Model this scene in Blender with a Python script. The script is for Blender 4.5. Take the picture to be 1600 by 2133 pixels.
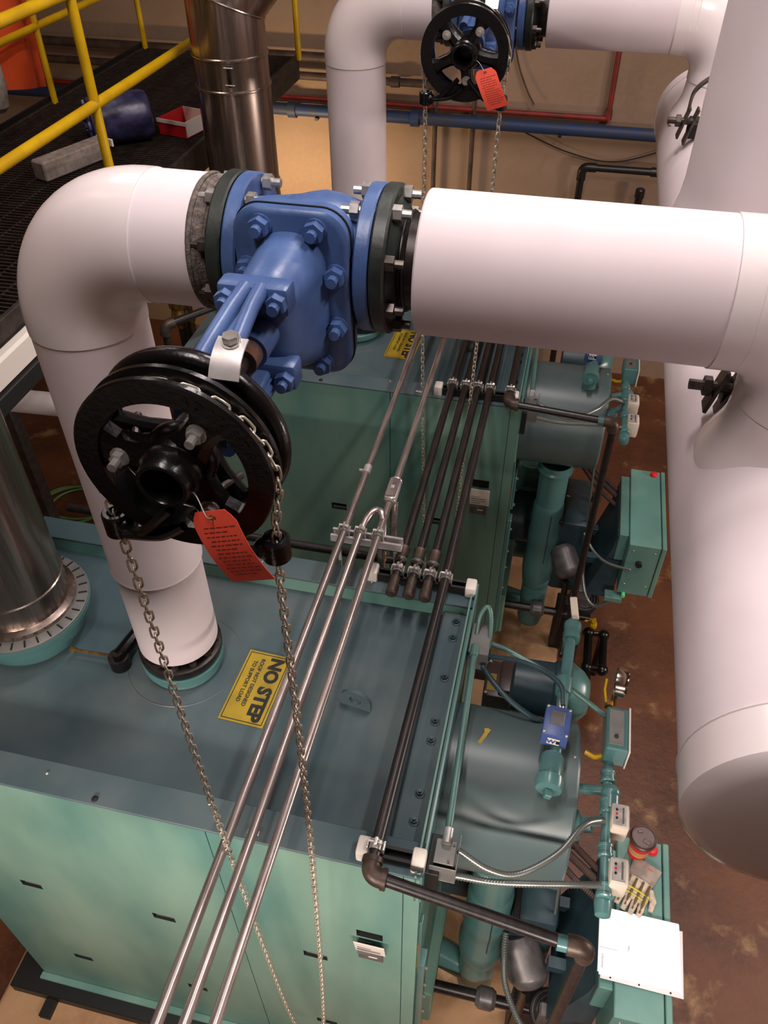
import bpy, bmesh, math, random
from math import sin, cos, pi, radians as rad
from mathutils import Vector as V, Matrix
random.seed(7)
for o in list(bpy.data.objects): bpy.data.objects.remove(o)
SC = bpy.context.scene
COL = SC.collection

# ------------------------------------------------------------------ camera
CAMZ = 5.1
def set_camera():
    a, b, c = .75063, .2324, -.00883
    Rx = Matrix(((1,0,0),(0,cos(a),-sin(a)),(0,sin(a),cos(a))))
    Ry = Matrix(((cos(b),0,sin(b)),(0,1,0),(-sin(b),0,cos(b))))
    Rz = Matrix(((cos(c),-sin(c),0),(sin(c),cos(c),0),(0,0,1)))
    B = Matrix(((1,0,0),(0,0,-1),(0,1,0)))
    R = Rz @ Rx @ Ry @ B                      # world -> camera (x right, y down, z forward)
    cd = bpy.data.cameras.new('camera'); co = bpy.data.objects.new('camera', cd); COL.objects.link(co)
    m = Matrix((R[0], -R[1], -R[2])).transposed().to_4x4()
    m.translation = (0, 0, CAMZ)
    co.matrix_world = m
    cd.sensor_fit = 'VERTICAL'; cd.sensor_height = 36.0; cd.lens = 1700*36/2133
    cd.clip_start = .02; cd.clip_end = 100
    SC.camera = co
set_camera()

# ------------------------------------------------------------------ world, lights, exposure
SC.view_settings.view_transform = 'Standard'; SC.view_settings.look = 'None'
SC.view_settings.gamma = 1.0; SC.view_settings.use_curve_mapping = False
SC.view_settings.exposure = 0.14
w = bpy.data.worlds.new('room_air'); SC.world = w; w.use_nodes = True
w.node_tree.nodes['Background'].inputs[0].default_value = (.95, .88, .85, 1)
w.node_tree.nodes['Background'].inputs[1].default_value = .12
def area(name, loc, target, sx, sy, power, col):
    l = bpy.data.lights.new(name, 'AREA'); l.shape = 'RECTANGLE'; l.size = sx; l.size_y = sy
    l.energy = power; l.color = col
    o = bpy.data.objects.new(name, l); COL.objects.link(o); o.location = loc
    o.rotation_euler = (V(target)-V(loc)).to_track_quat('-Z', 'Y').to_euler()
    return o
WARM = (1.0, .86, .78); NEUT = (1.0, .90, .88)
# ceiling fluorescent strips
area('ceiling_strip_light', (-.9, .6, 6.9), (-.9, .6, 0), .3, 1.3, 52, NEUT)
area('ceiling_strip_light', (1.6, 1.6, 6.9), (1.6, 1.6, 0), .3, 1.3, 75, NEUT)
area('ceiling_strip_light', (1.6, 5.2, 6.9), (1.6, 5.2, 0), .3, 1.3, 66, NEUT)
area('added_aisle_fill', (4.3, 3.3, 2.7), (0, 3.3, .9), 1.3, .2, 80, WARM)  # fill lamp added at right to brighten the burner fronts and aisle floor
area('ceiling_strip_light', (-3.0, 4.0, 6.9), (-3.0, 4.0, 0), .3, 1.3, 20, WARM)
area('ceiling_strip_light', (-.25, 3.1, 6.9), (-.25, 3.1, 0), .3, 1.3, 62, NEUT)  # extra strip added to brighten the gap between the boilers
# strips under the gallery the picture is taken from
area('gallery_strip_light', (-1.2, -.75, 3.1), (-1.2, 1.0, 1.2), 1.3, .16, 62, WARM)
area('gallery_strip_light', (.75, -.65, 3.1), (.7, 1.1, 1.2), 1.3, .16, 60, WARM)
# lamp below the pipes near the back wall
area('wall_bay_light', (-2.75, 6.9, 1.95), (-2.6, 8.2, 1.6), .5, .25, 30, (1.0, .72, .42))

# ------------------------------------------------------------------ materials
def lin(c):
    return tuple(((x/255)/12.92 if x/255 <= .04045 else ((x/255+.055)/1.055)**2.4) for x in c)
MATS = {}
def mat(name, col, rough=.5, metal=0.0, col2=None, scale=6.0, detail=4, lo=.4, hi=.62, bump=0.0, bscale=40.0,
        spec=.5, coat=0.0, stretch=None, aniso=0.0, rvar=0.0):
    if name in MATS: return MATS[name]
    m = bpy.data.materials.new(name); m.use_nodes = True
    nt = m.node_tree; n = nt.nodes; L = nt.links; p = n['Principled BSDF']
    a = lin(col)+(1,)
    p.inputs['Base Color'].default_value = a
    p.inputs['Roughness'].default_value = rough; p.inputs['Metallic'].default_value = metal
    p.inputs['Specular IOR Level'].default_value = spec
    if coat: p.inputs['Coat Weight'].default_value = coat; p.inputs['Coat Roughness'].default_value = .12
    if aniso: p.inputs['Anisotropic'].default_value = aniso
    tc = None
    def coord():
        tcn = n.new('ShaderNodeTexCoord')
        if stretch:
            mp = n.new('ShaderNodeMapping'); mp.inputs['Scale'].default_value = stretch
            L.new(tcn.outputs['Object'], mp.inputs[0]); return mp.outputs[0]
        return tcn.outputs['Object']
    if col2 is not None:
        tc = coord()
        nz = n.new('ShaderNodeTexNoise'); nz.inputs['Scale'].default_value = scale; nz.inputs['Detail'].default_value = detail
        L.new(tc, nz.inputs['Vector'])
        r = n.new('ShaderNodeMapRange'); r.inputs[1].default_value = lo; r.inputs[2].default_value = hi
        L.new(nz.outputs['Fac'], r.inputs[0])
        mx = n.new('ShaderNodeMix'); mx.data_type = 'RGBA'
        mx.inputs[6].default_value = a; mx.inputs[7].default_value = lin(col2)+(1,)
        L.new(r.outputs[0], mx.inputs[0]); L.new(mx.outputs[2], p.inputs['Base Color'])
        if rvar:
            rr = n.new('ShaderNodeMapRange'); rr.inputs[1].default_value = 0; rr.inputs[2].default_value = 1
            rr.inputs[3].default_value = rough; rr.inputs[4].default_value = min(1, rough+rvar)
            L.new(r.outputs[0], rr.inputs[0]); L.new(rr.outputs[0], p.inputs['Roughness'])
    if bump:
        if tc is None: tc = coord()
        nb = n.new('ShaderNodeTexNoise'); nb.inputs['Scale'].default_value = bscale; nb.inputs['Detail'].default_value = 3
        L.new(tc, nb.inputs['Vector'])
        bp = n.new('ShaderNodeBump'); bp.inputs['Strength'].default_value = bump; bp.inputs['Distance'].default_value = .004
        L.new(nb.outputs['Fac'], bp.inputs['Height']); L.new(bp.outputs[0], p.inputs['Normal'])
    MATS[name] = m
    return m
def two_tone(name, base, spots, rough=.6, scale1=1.2, scale2=7.0, bump=.3, third=None):
    """large blotches of a second colour broken up by finer noise; an optional third colour in rarer patches"""
    m = bpy.data.materials.new(name); m.use_nodes = True
    nt = m.node_tree; n = nt.nodes; L = nt.links; p = n['Principled BSDF']
    tc = n.new('ShaderNodeTexCoord')
    def nz(s, d):
        x = n.new('ShaderNodeTexNoise'); x.inputs['Scale'].default_value = s; x.inputs['Detail'].default_value = d
        x.inputs['Roughness'].default_value = .62
        L.new(tc.outputs['Object'], x.inputs['Vector']); return x.outputs['Fac']
    def rng(o, a, b):
        r = n.new('ShaderNodeMapRange'); r.inputs[1].default_value = a; r.inputs[2].default_value = b
        L.new(o, r.inputs[0]); return r.outputs[0]
    def mix(f, a, b):
        x = n.new('ShaderNodeMix'); x.data_type = 'RGBA'
        for s, v in ((6, a), (7, b)):
            if isinstance(v, tuple): x.inputs[s].default_value = lin(v)+(1,)
            else: L.new(v, x.inputs[s])
        L.new(f, x.inputs[0]); return x.outputs[2]
    c = mix(rng(nz(scale1, 8), .38, .62), base, spots)
    if third: c = mix(rng(nz(scale1*1.7+.3, 9), .575, .69), c, third)
    fine = nz(scale2*4, 6)
    c2 = mix(rng(fine, .45, .85), c, base)
    L.new(c2, p.inputs['Base Color'])
    p.inputs['Roughness'].default_value = rough
    bp = n.new('ShaderNodeBump'); bp.inputs['Strength'].default_value = bump; bp.inputs['Distance'].default_value = .01
    L.new(nz(scale2*3, 6), bp.inputs['Height']); L.new(bp.outputs[0], p.inputs['Normal'])
    MATS[name] = m
    return m

teal    = mat('teal_paint', (84,126,118), .42, col2=(124,156,140), scale=1.6, detail=6, lo=.36, hi=.72, spec=.45, stretch=(1.6,1.6,.55))
tealp   = mat('teal_pipe_paint', (84,126,124), .28, col2=(74,114,114), scale=3, spec=.5)
dusty   = mat('dusty_teal_roof', (66,86,92), .55, col2=(112,120,118), scale=1.7, detail=9, lo=.42, hi=.78, bump=.05, bscale=8, spec=.3)
drumt   = mat('drum_paint', (80,98,100), .36, col2=(96,110,108), scale=1.6, lo=.4, hi=.75, spec=.5)
white   = mat('white_pvc_jacket', (232,222,221), .2, col2=(226,212,211), scale=2.0, bump=.04, bscale=7, spec=.5)
whitec  = mat('white_canvas_jacket', (226,214,216), .55, col2=(220,206,208), scale=2.5, bump=.12, bscale=9, spec=.3)
fibre   = mat('fibreglass_edge', (120,108,100), .9, col2=(70,62,58), scale=60, lo=.3, hi=.7, bump=.9, bscale=160)
blue    = mat('blue_valve_paint', (76,102,150), .36, col2=(64,88,136), scale=8, bump=.18, bscale=55, spec=.5)
rust    = mat('rust_pits', (110,72,50), .85, col2=(70,60,70), scale=70)
dgreen  = mat('dark_green_flange', (40,48,42), .42, col2=(30,32,30), scale=12, bump=.15, bscale=60)
darkst  = mat('dark_bare_steel', (62,56,54), .38, .7, col2=(40,36,34), scale=14, bump=.1, bscale=70)
boltst  = mat('zinc_bolt', (200,196,192), .26, .65, col2=(170,166,160), scale=40)
dbolt   = mat('dark_bolt', (66,60,58), .4, .7, col2=(90,82,76), scale=40)
blackw  = mat('black_gloss_casting', (12,11,11), .26, col2=(16,14,14), scale=20, bump=.2, bscale=80, spec=.42)
blackp  = mat('black_steel_pipe', (24,21,22), .34, col2=(38,31,30), scale=9, stretch=(6,1,6), spec=.5)
blackm  = mat('black_strut', (20,20,20), .5)
fitting = mat('iron_fitting', (88,74,66), .45, .5, col2=(64,52,46), scale=18, bump=.2, bscale=50)
emt     = mat('emt_conduit', (178,168,164), .28, .78, col2=(146,134,130), scale=7, stretch=(12,1,12))
galv    = mat('galvanised_strut', (214,208,206), .32, .45, col2=(184,178,176), scale=12)
chainm  = mat('chain_zinc', (214,206,190), .26, .6, col2=(180,168,150), scale=60)
inox    = mat('stainless_duct', (176,160,150), .2, .95, col2=(140,126,118), scale=9, detail=5, stretch=(5,5,.25), rvar=.1, bump=.02, bscale=3)
red     = mat('red_tag_card', (230,80,58), .55)
ink     = mat('grey_ink', (120,44,36), .7)
yellow  = mat('yellow_rail_paint', (208,166,8), .35, col2=(190,148,8), scale=6)
signy   = mat('sign_yellow', (172,144,26), .5, col2=(154,130,30), scale=9)
signk   = mat('sign_black', (26,26,24), .6)
gratm   = mat('dark_grating', (44,36,32), .6, .3, col2=(60,50,44), scale=20)
plastw  = mat('white_plastic', (224,216,206), .4)
beige   = mat('beige_plastic', (206,194,178), .45)
clearf  = mat('grey_dial_face', (176,172,168), .25, col2=(150,146,142), scale=30)
greybox = mat('grey_sheet_metal', (112,112,110), .45, .35, col2=(128,126,122), scale=10)
pipeblue= mat('blue_wall_pipe', (36,58,98), .55, col2=(52,58,74), scale=6)
pipered = mat('red_wall_pipe', (140,36,30), .5, col2=(104,40,32), scale=6)
wallpipe= mat('dark_wall_pipe', (60,46,40), .6, col2=(84,64,52), scale=8)
orange  = mat('orange_sheet', (224,84,30), .7, col2=(204,68,20), scale=4)
bagb    = mat('blue_plastic_wrap', (38,36,66), .35, col2=(62,60,98), scale=14, bump=.4, bscale=22)
brass   = mat('brass', (180,140,80), .32, .85, col2=(130,96,50), scale=25)
flexm   = mat('flex_conduit_steel', (146,152,148), .34, .75)
flext   = mat('flex_conduit_teal', (92,126,120), .36, .2)
gunm    = mat('gun_grey_casting', (104,100,100), .4, .3, col2=(84,80,80), scale=14)
dteal   = mat('dark_teal_burner', (44,68,76), .42, col2=(36,56,64), scale=6)
bluebox = mat('blue_switch_box', (66,88,144), .4)
mirror  = mat('gauge_rim_steel', (208,190,178), .15, 1.0)
dialw   = mat('white_dial', (236,232,226), .5)
blk     = mat('flat_black', (14,13,13), .7)
brownb  = mat('dark_brown_plastic', (72,56,52), .38)
lidm    = mat('brown_cup_lid', (70,46,38), .3, spec=.4)
cupred  = mat('cup_red', (190,28,36), .45)
cupyel  = mat('cup_yellow', (216,170,50), .5)
cupkraft= mat('cup_kraft', (176,132,90), .7)
paper   = mat('white_paper', (246,244,244), .6)
paperp  = mat('pinkish_paper', (226,206,208), .6)
inkblue = mat('pen_ink', (70,72,110), .7)
glovec  = mat('glove_cuff_grey', (146,134,124), .85, col2=(126,114,106), scale=30)
glovek  = mat('glove_knit', (192,176,160), .9, col2=(160,146,130), scale=40)
gloved  = mat('glove_dark_strip', (92,78,40), .8)
glovey  = mat('glove_yellow', (188,176,40), .7)
greenh  = mat('green_hose', (84,118,62), .5)
redplas = mat('red_plastic', (200,30,40), .4)
greenl  = mat('green_cap', (90,210,140), .4)
concpad = two_tone('tan_concrete_pad', (176,140,104), (150,112,78), .75, 1.6, 6, .2, (198,166,130))
floorm  = two_tone('stained_brown_floor', (104,62,38), (72,42,27), .42, 1.3, 7, .35, (152,118,82))
wallm   = two_tone('beige_plaster_wall', (160,134,112), (146,120,98), .8, .7, 5, .12)
ceilm   = mat('ceiling_concrete', (150,140,130), .9)

# ------------------------------------------------------------------ mesh helpers
def frame(d):
    d = V(d).normalized()
    u = d.orthogonal().normalized(); 
    return u, d.cross(u).normalized(), d
BOXCACHE = {}
class MB:
    def __init__(s): s.v = []; s.f = []
    def add(s, vs, fs):
        b = len(s.v); s.v += [tuple(p) for p in vs]; s.f += [tuple(i+b for i in f) for f in fs]; return s
    def box(s, c, size, bev=0.0, rot=None, seg=1):
        sx, sy, sz = [max(q, 1e-5) for q in size]
        bev = min(bev, .49*min(sx, sy, sz))
        key = (round(sx,5), round(sy,5), round(sz,5), round(bev,5), seg)
        if key not in BOXCACHE:
            bm = bmesh.new(); bmesh.ops.create_cube(bm, size=1)
            for q in bm.verts: q.co = (q.co.x*sx, q.co.y*sy, q.co.z*sz)
            if bev > 0: bmesh.ops.bevel(bm, geom=list(bm.edges)+list(bm.verts), offset=bev, segments=seg, profile=.5, affect='EDGES')
            bm.verts.index_update()
            BOXCACHE[key] = ([q.co.copy() for q in bm.verts], [[q.index for q in f.verts] for f in bm.faces]); bm.free()
        vs, fs = BOXCACHE[key]
        c = V(c)
        if rot is not None: vs = [rot @ q + c for q in vs]
        else: vs = [q + c for q in vs]
        return s.add(vs, fs)
    def bx(s, x0, x1, y0, y1, z0, z1, bev=0.0, seg=1):
        return s.box(((x0+x1)/2, (y0+y1)/2, (z0+z1)/2), (abs(x1-x0), abs(y1-y0), abs(z1-z0)), bev, None, seg)
    def lathe(s, p, d, prof, n=32, caps=True, ph=0.0):
        u, v, d = frame(d); p = V(p); vs = []; fs = []
        for t, r in prof:
            for i in range(n):
                a = 2*pi*i/n+ph; vs.append(p + d*t + (u*cos(a)+v*sin(a))*r)
        m = len(prof)
        for j in range(m-1):
            for i in range(n):
                k = (i+1) % n
                fs.append((j*n+i, j*n+k, (j+1)*n+k, (j+1)*n+i))
        if caps:
            if prof[0][1] > 1e-4: fs.append(tuple(range(n))[::-1])
            if prof[-1][1] > 1e-4: fs.append(tuple((m-1)*n+i for i in range(n)))
        return s.add(vs, fs)
    def cyl(s, p0, p1, r0, r1=None, n=24, caps=True, ph=0.0):
        p0 = V(p0); d = V(p1)-p0
        return s.lathe(p0, d, [(0, r0), (d.length, r0 if r1 is None else r1)], n, caps, ph)
    def ring(s, p, d, h, ro, ri, n=40, bev=0.0):          # a washer or sleeve with a hole
        b = bev
        prof = [(0, ri), (0, ro-b), (b, ro), (h-b, ro), (h, ro-b), (h, ri), (0, ri)]
        return s.lathe(p, d, prof, n, False)
    def hexnut(s, p, d, r, h, stud=0.0, sr=None):
        ph = random.random()
        s.cyl(p, V(p)+V(d).normalized()*h, r, n=6, ph=ph)
        if stud: s.cyl(V(p)+V(d).normalized()*h*.9, V(p)+V(d).normalized()*(h+stud), sr or r*.52, n=10)
        return s
    def torus(s, c, d, R, r, N=40, n=10):
        u, v, d = frame(d); c = V(c); vs = []; fs = []
        for i in range(N):
            a = 2*pi*i/N; o = u*cos(a)+v*sin(a)
            for j in range(n):
                b = 2*pi*j/n; vs.append(c+o*(R+r*cos(b))+d*(r*sin(b)))
        for i in range(N):
            for j in range(n):
                fs.append((i*n+j, ((i+1) % N)*n+j, ((i+1) % N)*n+(j+1) % n, i*n+(j+1) % n))
        return s.add(vs, fs)
    def sphere(s, c, r, n=20, m=12, sc=(1,1,1)):
        prof = [(-r*cos(pi*j/m), max(r*sin(pi*j/m), 1e-5)) for j in range(m+1)]
        k = MB().lathe((0,0,0), (0,0,1), prof, n, False)
        return s.add([V(c)+V((q[0]*sc[0], q[1]*sc[1], q[2]*sc[2])) for q in k.v], k.f)
    def tube(s, path, r, n=12, closed=False, caps=True):
        P = [V(p) for p in path]; m = len(P); vs = []; fs = []
        rr = r if isinstance(r, (list, tuple)) else [r]*m
        T = []
        for i in range(m):
            a = P[(i-1) % m] if (closed or i > 0) else P[i]; b = P[(i+1) % m] if (closed or i < m-1) else P[i]
            T.append((b-a).normalized() if (b-a).length > 1e-9 else V((0,0,1)))
        u = T[0].orthogonal().normalized()
        for i in range(m):
            u = (u - T[i]*u.dot(T[i])).normalized(); w_ = T[i].cross(u)
            for j in range(n):
                a = 2*pi*j/n; vs.append(P[i]+(u*cos(a)+w_*sin(a))*rr[i])
        for i in range(m if closed else m-1):
            k = (i+1) % m
            for j in range(n):
                l = (j+1) % n; fs.append((i*n+j, i*n+l, k*n+l, k*n+j))
        if caps and not closed: fs += [tuple(range(n))[::-1], tuple((m-1)*n+j for j in range(n))]
        return s.add(vs, fs)
    def prism(s, poly, o, ex, ey, ez):       # 2-D outline in the ex,ey plane at o, pushed along ez (a vector)
        o, ex, ey, ez = V(o), V(ex), V(ey), V(ez); n = len(poly)
        vs = [o+ex*x+ey*y for x, y in poly]+[o+ex*x+ey*y+ez for x, y in poly]
        fs = [tuple(range(n))[::-1], tuple(range(n, 2*n))]+[(i, (i+1) % n, n+(i+1) % n, n+i) for i in range(n)]
        return s.add(vs, fs)
    def loft(s, rings, caps=True):
        n = len(rings[0]); vs = [p for r in rings for p in r]; fs = []
        for j in range(len(rings)-1):
            for i in range(n):
                k = (i+1) % n; fs.append((j*n+i, j*n+k, (j+1)*n+k, (j+1)*n+i))
        if caps: fs += [tuple(range(n))[::-1], tuple((len(rings)-1)*n+i for i in range(n))]
        return s.add(vs, fs)
    def build(s, name, m, parent=None, ang=35, loc=None, kind=None, fix=True):
        base = V((0,0,0))
        if parent is not None: base = V(parent['_o'])
        elif loc is not None: base = V(loc)
        me = bpy.data.meshes.new(name)
        me.from_pydata([V(p)-base for p in s.v], [], s.f); me.validate()
        if fix:
            bm = bmesh.new(); bm.from_mesh(me); bmesh.ops.recalc_face_normals(bm, faces=bm.faces); bm.to_mesh(me); bm.free()
        if ang:
            me.shade_smooth(); me.set_sharp_from_angle(angle=rad(ang))
        me.materials.append(m)
        o = bpy.data.objects.new(name, me); COL.objects.link(o)
        if parent is not None: o.parent = parent
        elif loc is not None: o.location = base
        o['_o'] = tuple(base)
        if kind: o['kind'] = kind
        return o
def rrect(w, h, r, n=6):                    # rounded rectangle outline
    pts = []
    for cx, cy, a0 in ((w/2-r, h/2-r, 0), (-w/2+r, h/2-r, 90), (-w/2+r, -h/2+r, 180), (w/2-r, -h/2+r, 270)):
        for i in range(n+1):
            a = rad(a0+90*i/n); pts.append((cx+r*cos(a), cy+r*sin(a)))
    return pts
def spline(pts, k=10, closed=False):        # Catmull-Rom
    P = [V(p) for p in pts]; out = []; m = len(P)
    for i in range(m if closed else m-1):
        p1, p2 = P[i], P[(i+1) % m]
        p0 = P[(i-1) % m] if (closed or i > 0) else p1*2-p2
        p3 = P[(i+2) % m] if (closed or i < m-2) else p2*2-p1
        for j in range(k):
            t = j/k
            out.append(.5*((2*p1)+(-p0+p2)*t+(2*p0-5*p1+4*p2-p3)*t*t+(-p0+3*p1-3*p2+p3)*t**3))
    if not closed: out.append(P[-1])
    return out
def resample(path, step):
    out = [V(path[0])]; acc = 0.0
    for a, b in zip(path, path[1:]):
        a, b = V(a), V(b); L = (b-a).length
        while acc+L >= step and L > 1e-9:
            t = (step-acc)/L; a = a.lerp(b, t); out.append(a.copy()); L = (b-a).length; acc = 0.0
        acc += L
    return out
def flex(pts, r, step=.0052, n=9):          # corrugated flexible conduit
    P = resample(spline(pts, 14), step)
    return MB().tube(P, [r*1.05 if i % 2 else r*.80 for i in range(len(P))], n)
def bend(p0, corner, p1, R, k=8):           # straight - arc - straight through a corner
    p0, c, p1 = V(p0), V(corner), V(p1); a = (p0-c).normalized(); b = (p1-c).normalized()
    half = a.angle(b)/2; t = R/math.tan(half); s0 = c+a*t; s1 = c+b*t
    ctr = c+(a+b).normalized()*(R/sin(half)); out = [p0]
    v0 = s0-ctr; v1 = s1-ctr; th = v0.angle(v1); ax = v0.cross(v1).normalized()
    for i in range(k+1): out.append(ctr+Matrix.Rotation(th*i/k, 3, ax) @ v0)
    out.append(p1); return out
def tag(o, label=None, cat=None, group=None, kind=None):
    if label: o['label'] = label
    if cat: o['category'] = cat
    if group: o['group'] = group
    if kind: o['kind'] = kind
    return o
def thing(name, label, cat, loc, group=None):
    o = bpy.data.objects.new(name, None); o.empty_display_size = .1; COL.objects.link(o); o.location = loc
    o['_o'] = tuple(loc)
    return tag(o, label, cat, group)
def one(mb, name, m, label, cat, loc=None, group=None, ang=35):
    if loc is None:
        xs = [p[0] for p in mb.v]; ys = [p[1] for p in mb.v]; zs = [p[2] for p in mb.v]
        loc = ((min(xs)+max(xs))/2, (min(ys)+max(ys))/2, min(zs))
    return tag(mb.build(name, m, None, ang, loc), label, cat, group)
def struct(mb, name, m, label=None, parent=None, ang=35):
    o = mb.build(name, m, parent, ang)
    if parent is None: o['kind'] = 'structure'
    if label: o['label'] = label
    return o
def copy_tree(o, delta, label=None, parent=None, group=None, skip=()):
    c = o.copy(); COL.objects.link(c)
    if parent is not None: c.parent = parent
    else:
        c.location = V(o.location)+V(delta)
        if label: c['label'] = label
        if group: c['group'] = group
    for ch in list(o.children):
        if ch.name.split('.')[0] in skip: continue
        copy_tree(ch, delta, None, c, None, skip)
    return c
def text_mb(body, size, o, ex, ey, off=0.0, align='CENTER', depth=.0008):
    """flat raised lettering on the plane through o with reading direction ex and up direction ey"""
    cu = bpy.data.curves.new('lettering', 'FONT'); cu.body = body; cu.size = size; cu.offset = off
    cu.align_x = align; cu.align_y = 'CENTER'; cu.extrude = depth; cu.resolution_u = 3
    ob = bpy.data.objects.new('lettering', cu); COL.objects.link(ob)
    dg = bpy.context.evaluated_depsgraph_get(); me = bpy.data.meshes.new_from_object(ob.evaluated_get(dg))
    ex, ey = V(ex).normalized(), V(ey).normalized(); ez = ex.cross(ey)
    k = MB(); k.add([V(o)+ex*q.co.x+ey*q.co.y+ez*q.co.z for q in me.vertices], [tuple(f.vertices) for f in me.polygons])
    bpy.data.objects.remove(ob); bpy.data.curves.remove(cu); bpy.data.meshes.remove(me)
    return k

# ------------------------------------------------------------------ the room
struct(MB().bx(-8, 4.5, -4.5, 8.1, -.2, 0), 'floor', floorm, 'stained brown concrete floor')
struct(MB().bx(-8, 4.5, 8.1, 8.3, 0, 7.2), 'wall_back', wallm, 'beige plaster wall behind the boilers')
struct(MB().bx(-8.2, -8, -4.5, 8.3, 0, 7.2), 'wall_left', wallm)
struct(MB().bx(4.5, 4.7, -4.5, 8.3, 0, 7.2), 'wall_right', wallm)
struct(MB().bx(-8.2, 4.7, -4.7, -4.5, 0, 7.2), 'wall_front', wallm)
struct(MB().bx(-8.2, 4.7, -4.7, 8.3, 7.2, 7.4), 'ceiling', ceilm)
struct(MB().bx(-2.42, .40, .55, 5.6, 0, .1, .03, 3), 'floor_pad', concpad, 'tan concrete pad under the boilers')
struct(MB().bx(-6, 3.5, -4.4, -.25, 3.28, 3.5, .01), 'floor_gallery', ceilm, 'concrete gallery floor behind the viewpoint')
struct(MB().bx(-6, 3.5, -.31, -.25, 3.03, 3.28, .005), 'light_baffle_1', gratm, 'unseen baffle added at the gallery edge to block light')  # added out of view; keeps the gallery strips from lighting the pipes above

# ------------------------------------------------------------------ catwalk
cw = thing('catwalk', 'dark steel grating catwalk with yellow railings at upper left', 'catwalk', (-2.78, 3.9, 0))
DZ = 3.45
g = MB()
y = .6
while y < 6.4:
    g.bx(-3.36, -2.16, y-.0035, y+.0035, DZ-.03, DZ); y += .03
for i in range(12):
    xx = -3.34+.107*i; g.bx(xx-.004, xx+.004, .6, 6.4, DZ-.012, DZ-.004)
tag(g.build('grating', gratm, cw, 0), kind='stuff')
for xx in (-2.155, -3.375):
    MB().bx(xx-.012, xx+.012, .5, 6.42, DZ-.16, DZ+.005, .003).build('edge_beam', gratm, cw)
MB().bx(-3.40, -3.385, .5, 6.42, DZ-.02, DZ+.035, .002).build('kick_plate', blackm, cw)
for yy in (.55, 2.5, 4.45, 6.41):
    MB().bx(-3.38, -2.15, yy-.04, yy+.04, DZ-.16, DZ-.035, .004).build('cross_beam', gratm, cw)
for xx, yy in ((-3.33, 1.2), (-3.33, 3.62), (-3.33, 6.2), (-2.22, 5.3)):
    MB().bx(xx-.045, xx+.045, yy-.045, yy+.045, 0, DZ-.16, .004).build('leg', gratm, cw)
for zz, nm in ((4.375, 'top_rail'), (3.937, 'middle_rail')):
    MB().cyl((-2.17, .6, zz), (-2.17, 5.5, zz), .024, n=14).build(nm, yellow, cw)
for yy in (1.1, 3.56, 5.4):
    MB().cyl((-2.17, yy, DZ-.05), (-2.17, yy, 4.375), .023, n=14).build('post', yellow, cw)
for zz, nm in ((4.30, 'top_rail'), (3.88, 'middle_rail')):
    MB().cyl((-3.36, .6, zz), (-3.36, 6.40, zz), .022, n=14).build(nm, yellow, cw)
for yy in (2.2, 3.7, 5.05, 6.40):
    MB().cyl((-3.36, yy, DZ-.05), (-3.36, yy, 4.30), .021, n=14).build('post', yellow, cw)
MB().cyl((-2.13, 6.39, DZ-.02), (-2.13, 6.39, 4.30), .022, n=14).build('post', yellow, cw)
# things lying on the catwalk
sl = thing('strip_light', 'white strip light housing along the near edge of the catwalk', 'light fixture', (-2.11, 2.44, 3.17))
MB().bx(-2.142, -2.085, 1.96, 2.92, 3.25, 3.37, .012).build('housing', plastw, sl)
MB().bx(-2.142, -2.075, 2.92, 2.945, 3.24, 3.38, .004).build('end_cap', blackm, sl)
MB().bx(-2.142, -2.07, 1.96, 2.93, 3.17, 3.249, .004).build('lower_channel', blackm, sl)
k = MB()
th = rad(40); rot = Matrix.Rotation(th, 3, 'Z')
rb = thing('red_box', 'red and white open cardboard box on the dark grating', 'box', (-2.31, 4.72, DZ))
bw, bd, bh, t = .20, .24, .09, .004
def rbx(x0, x1, y0, y1, z0, z1):
    r2 = Matrix.Rotation(rad(-14), 3, 'Z'); c = r2 @ V(((x0+x1)/2, (y0+y1)/2, 0))
    return MB().box((-2.31+c.x, 4.72+c.y, DZ+.002+(z0+z1)/2), (x1-x0, y1-y0, z1-z0), .001, r2)
rbx(-bw/2, bw/2, -bd/2, bd/2, 0, t).build('box_bottom', cupred, rb)
rbx(-bw/2, -bw/2+t, -bd/2, bd/2, t, bh).build('box_side', cupred, rb)
rbx(bw/2-t, bw/2, -bd/2, bd/2, t, bh).build('box_side', plastw, rb)
rbx(-bw/2, bw/2, -bd/2, -bd/2+t, t, bh).build('box_side', cupred, rb)
rbx(-bw/2, bw/2, bd/2-t, bd/2, t, bh).build('box_side', plastw, rb)
rbx(-bw/2-.006, bw/2+.006, -bd/2-.006, -bd/2-.002, bh-.022, bh).build('white_rim', plastw, rb)
# plastic-wrapped roll
br = thing('wrapped_roll', 'dark blue plastic-wrapped roll lying on the grating', 'roll', (-2.55, 4.42, DZ))
A, Bp = V((-2.72, 4.36, DZ+.135)), V((-2.44, 4.56, DZ+.135))
d = (Bp-A).normalized(); Lr = (Bp-A).length
MB().lathe(A, d, [(0, .09), (.012, .118), (.05, .13), (Lr*.5, .127), (Lr-.04, .13), (Lr-.01, .12), (Lr, .1)], 28).build('roll', bagb, br)
u_, v_, _ = frame(d); ringp = []
for rr, dd in ((.03, -.012), (.06, -.02), (.095, -.006)):
    MB().tube([A+d*dd+(u_*cos(i*pi/16)+v_*sin(i*pi/16))*(rr+.008*sin(i*2.1)) for i in range(32)], .012, 6, True).build('wrap_fold', bagb, br)
tr = thing('cardboard_tube', 'grey-white square cardboard tube on the grating behind the white elbow', 'tube', (-2.7, 4.05, DZ))
dd = (V((-2.60, 4.26, 0))-V((-2.76, 3.84, 0))); an = math.atan2(dd.y, dd.x); rz = Matrix.Rotation(an, 3, 'Z')
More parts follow.
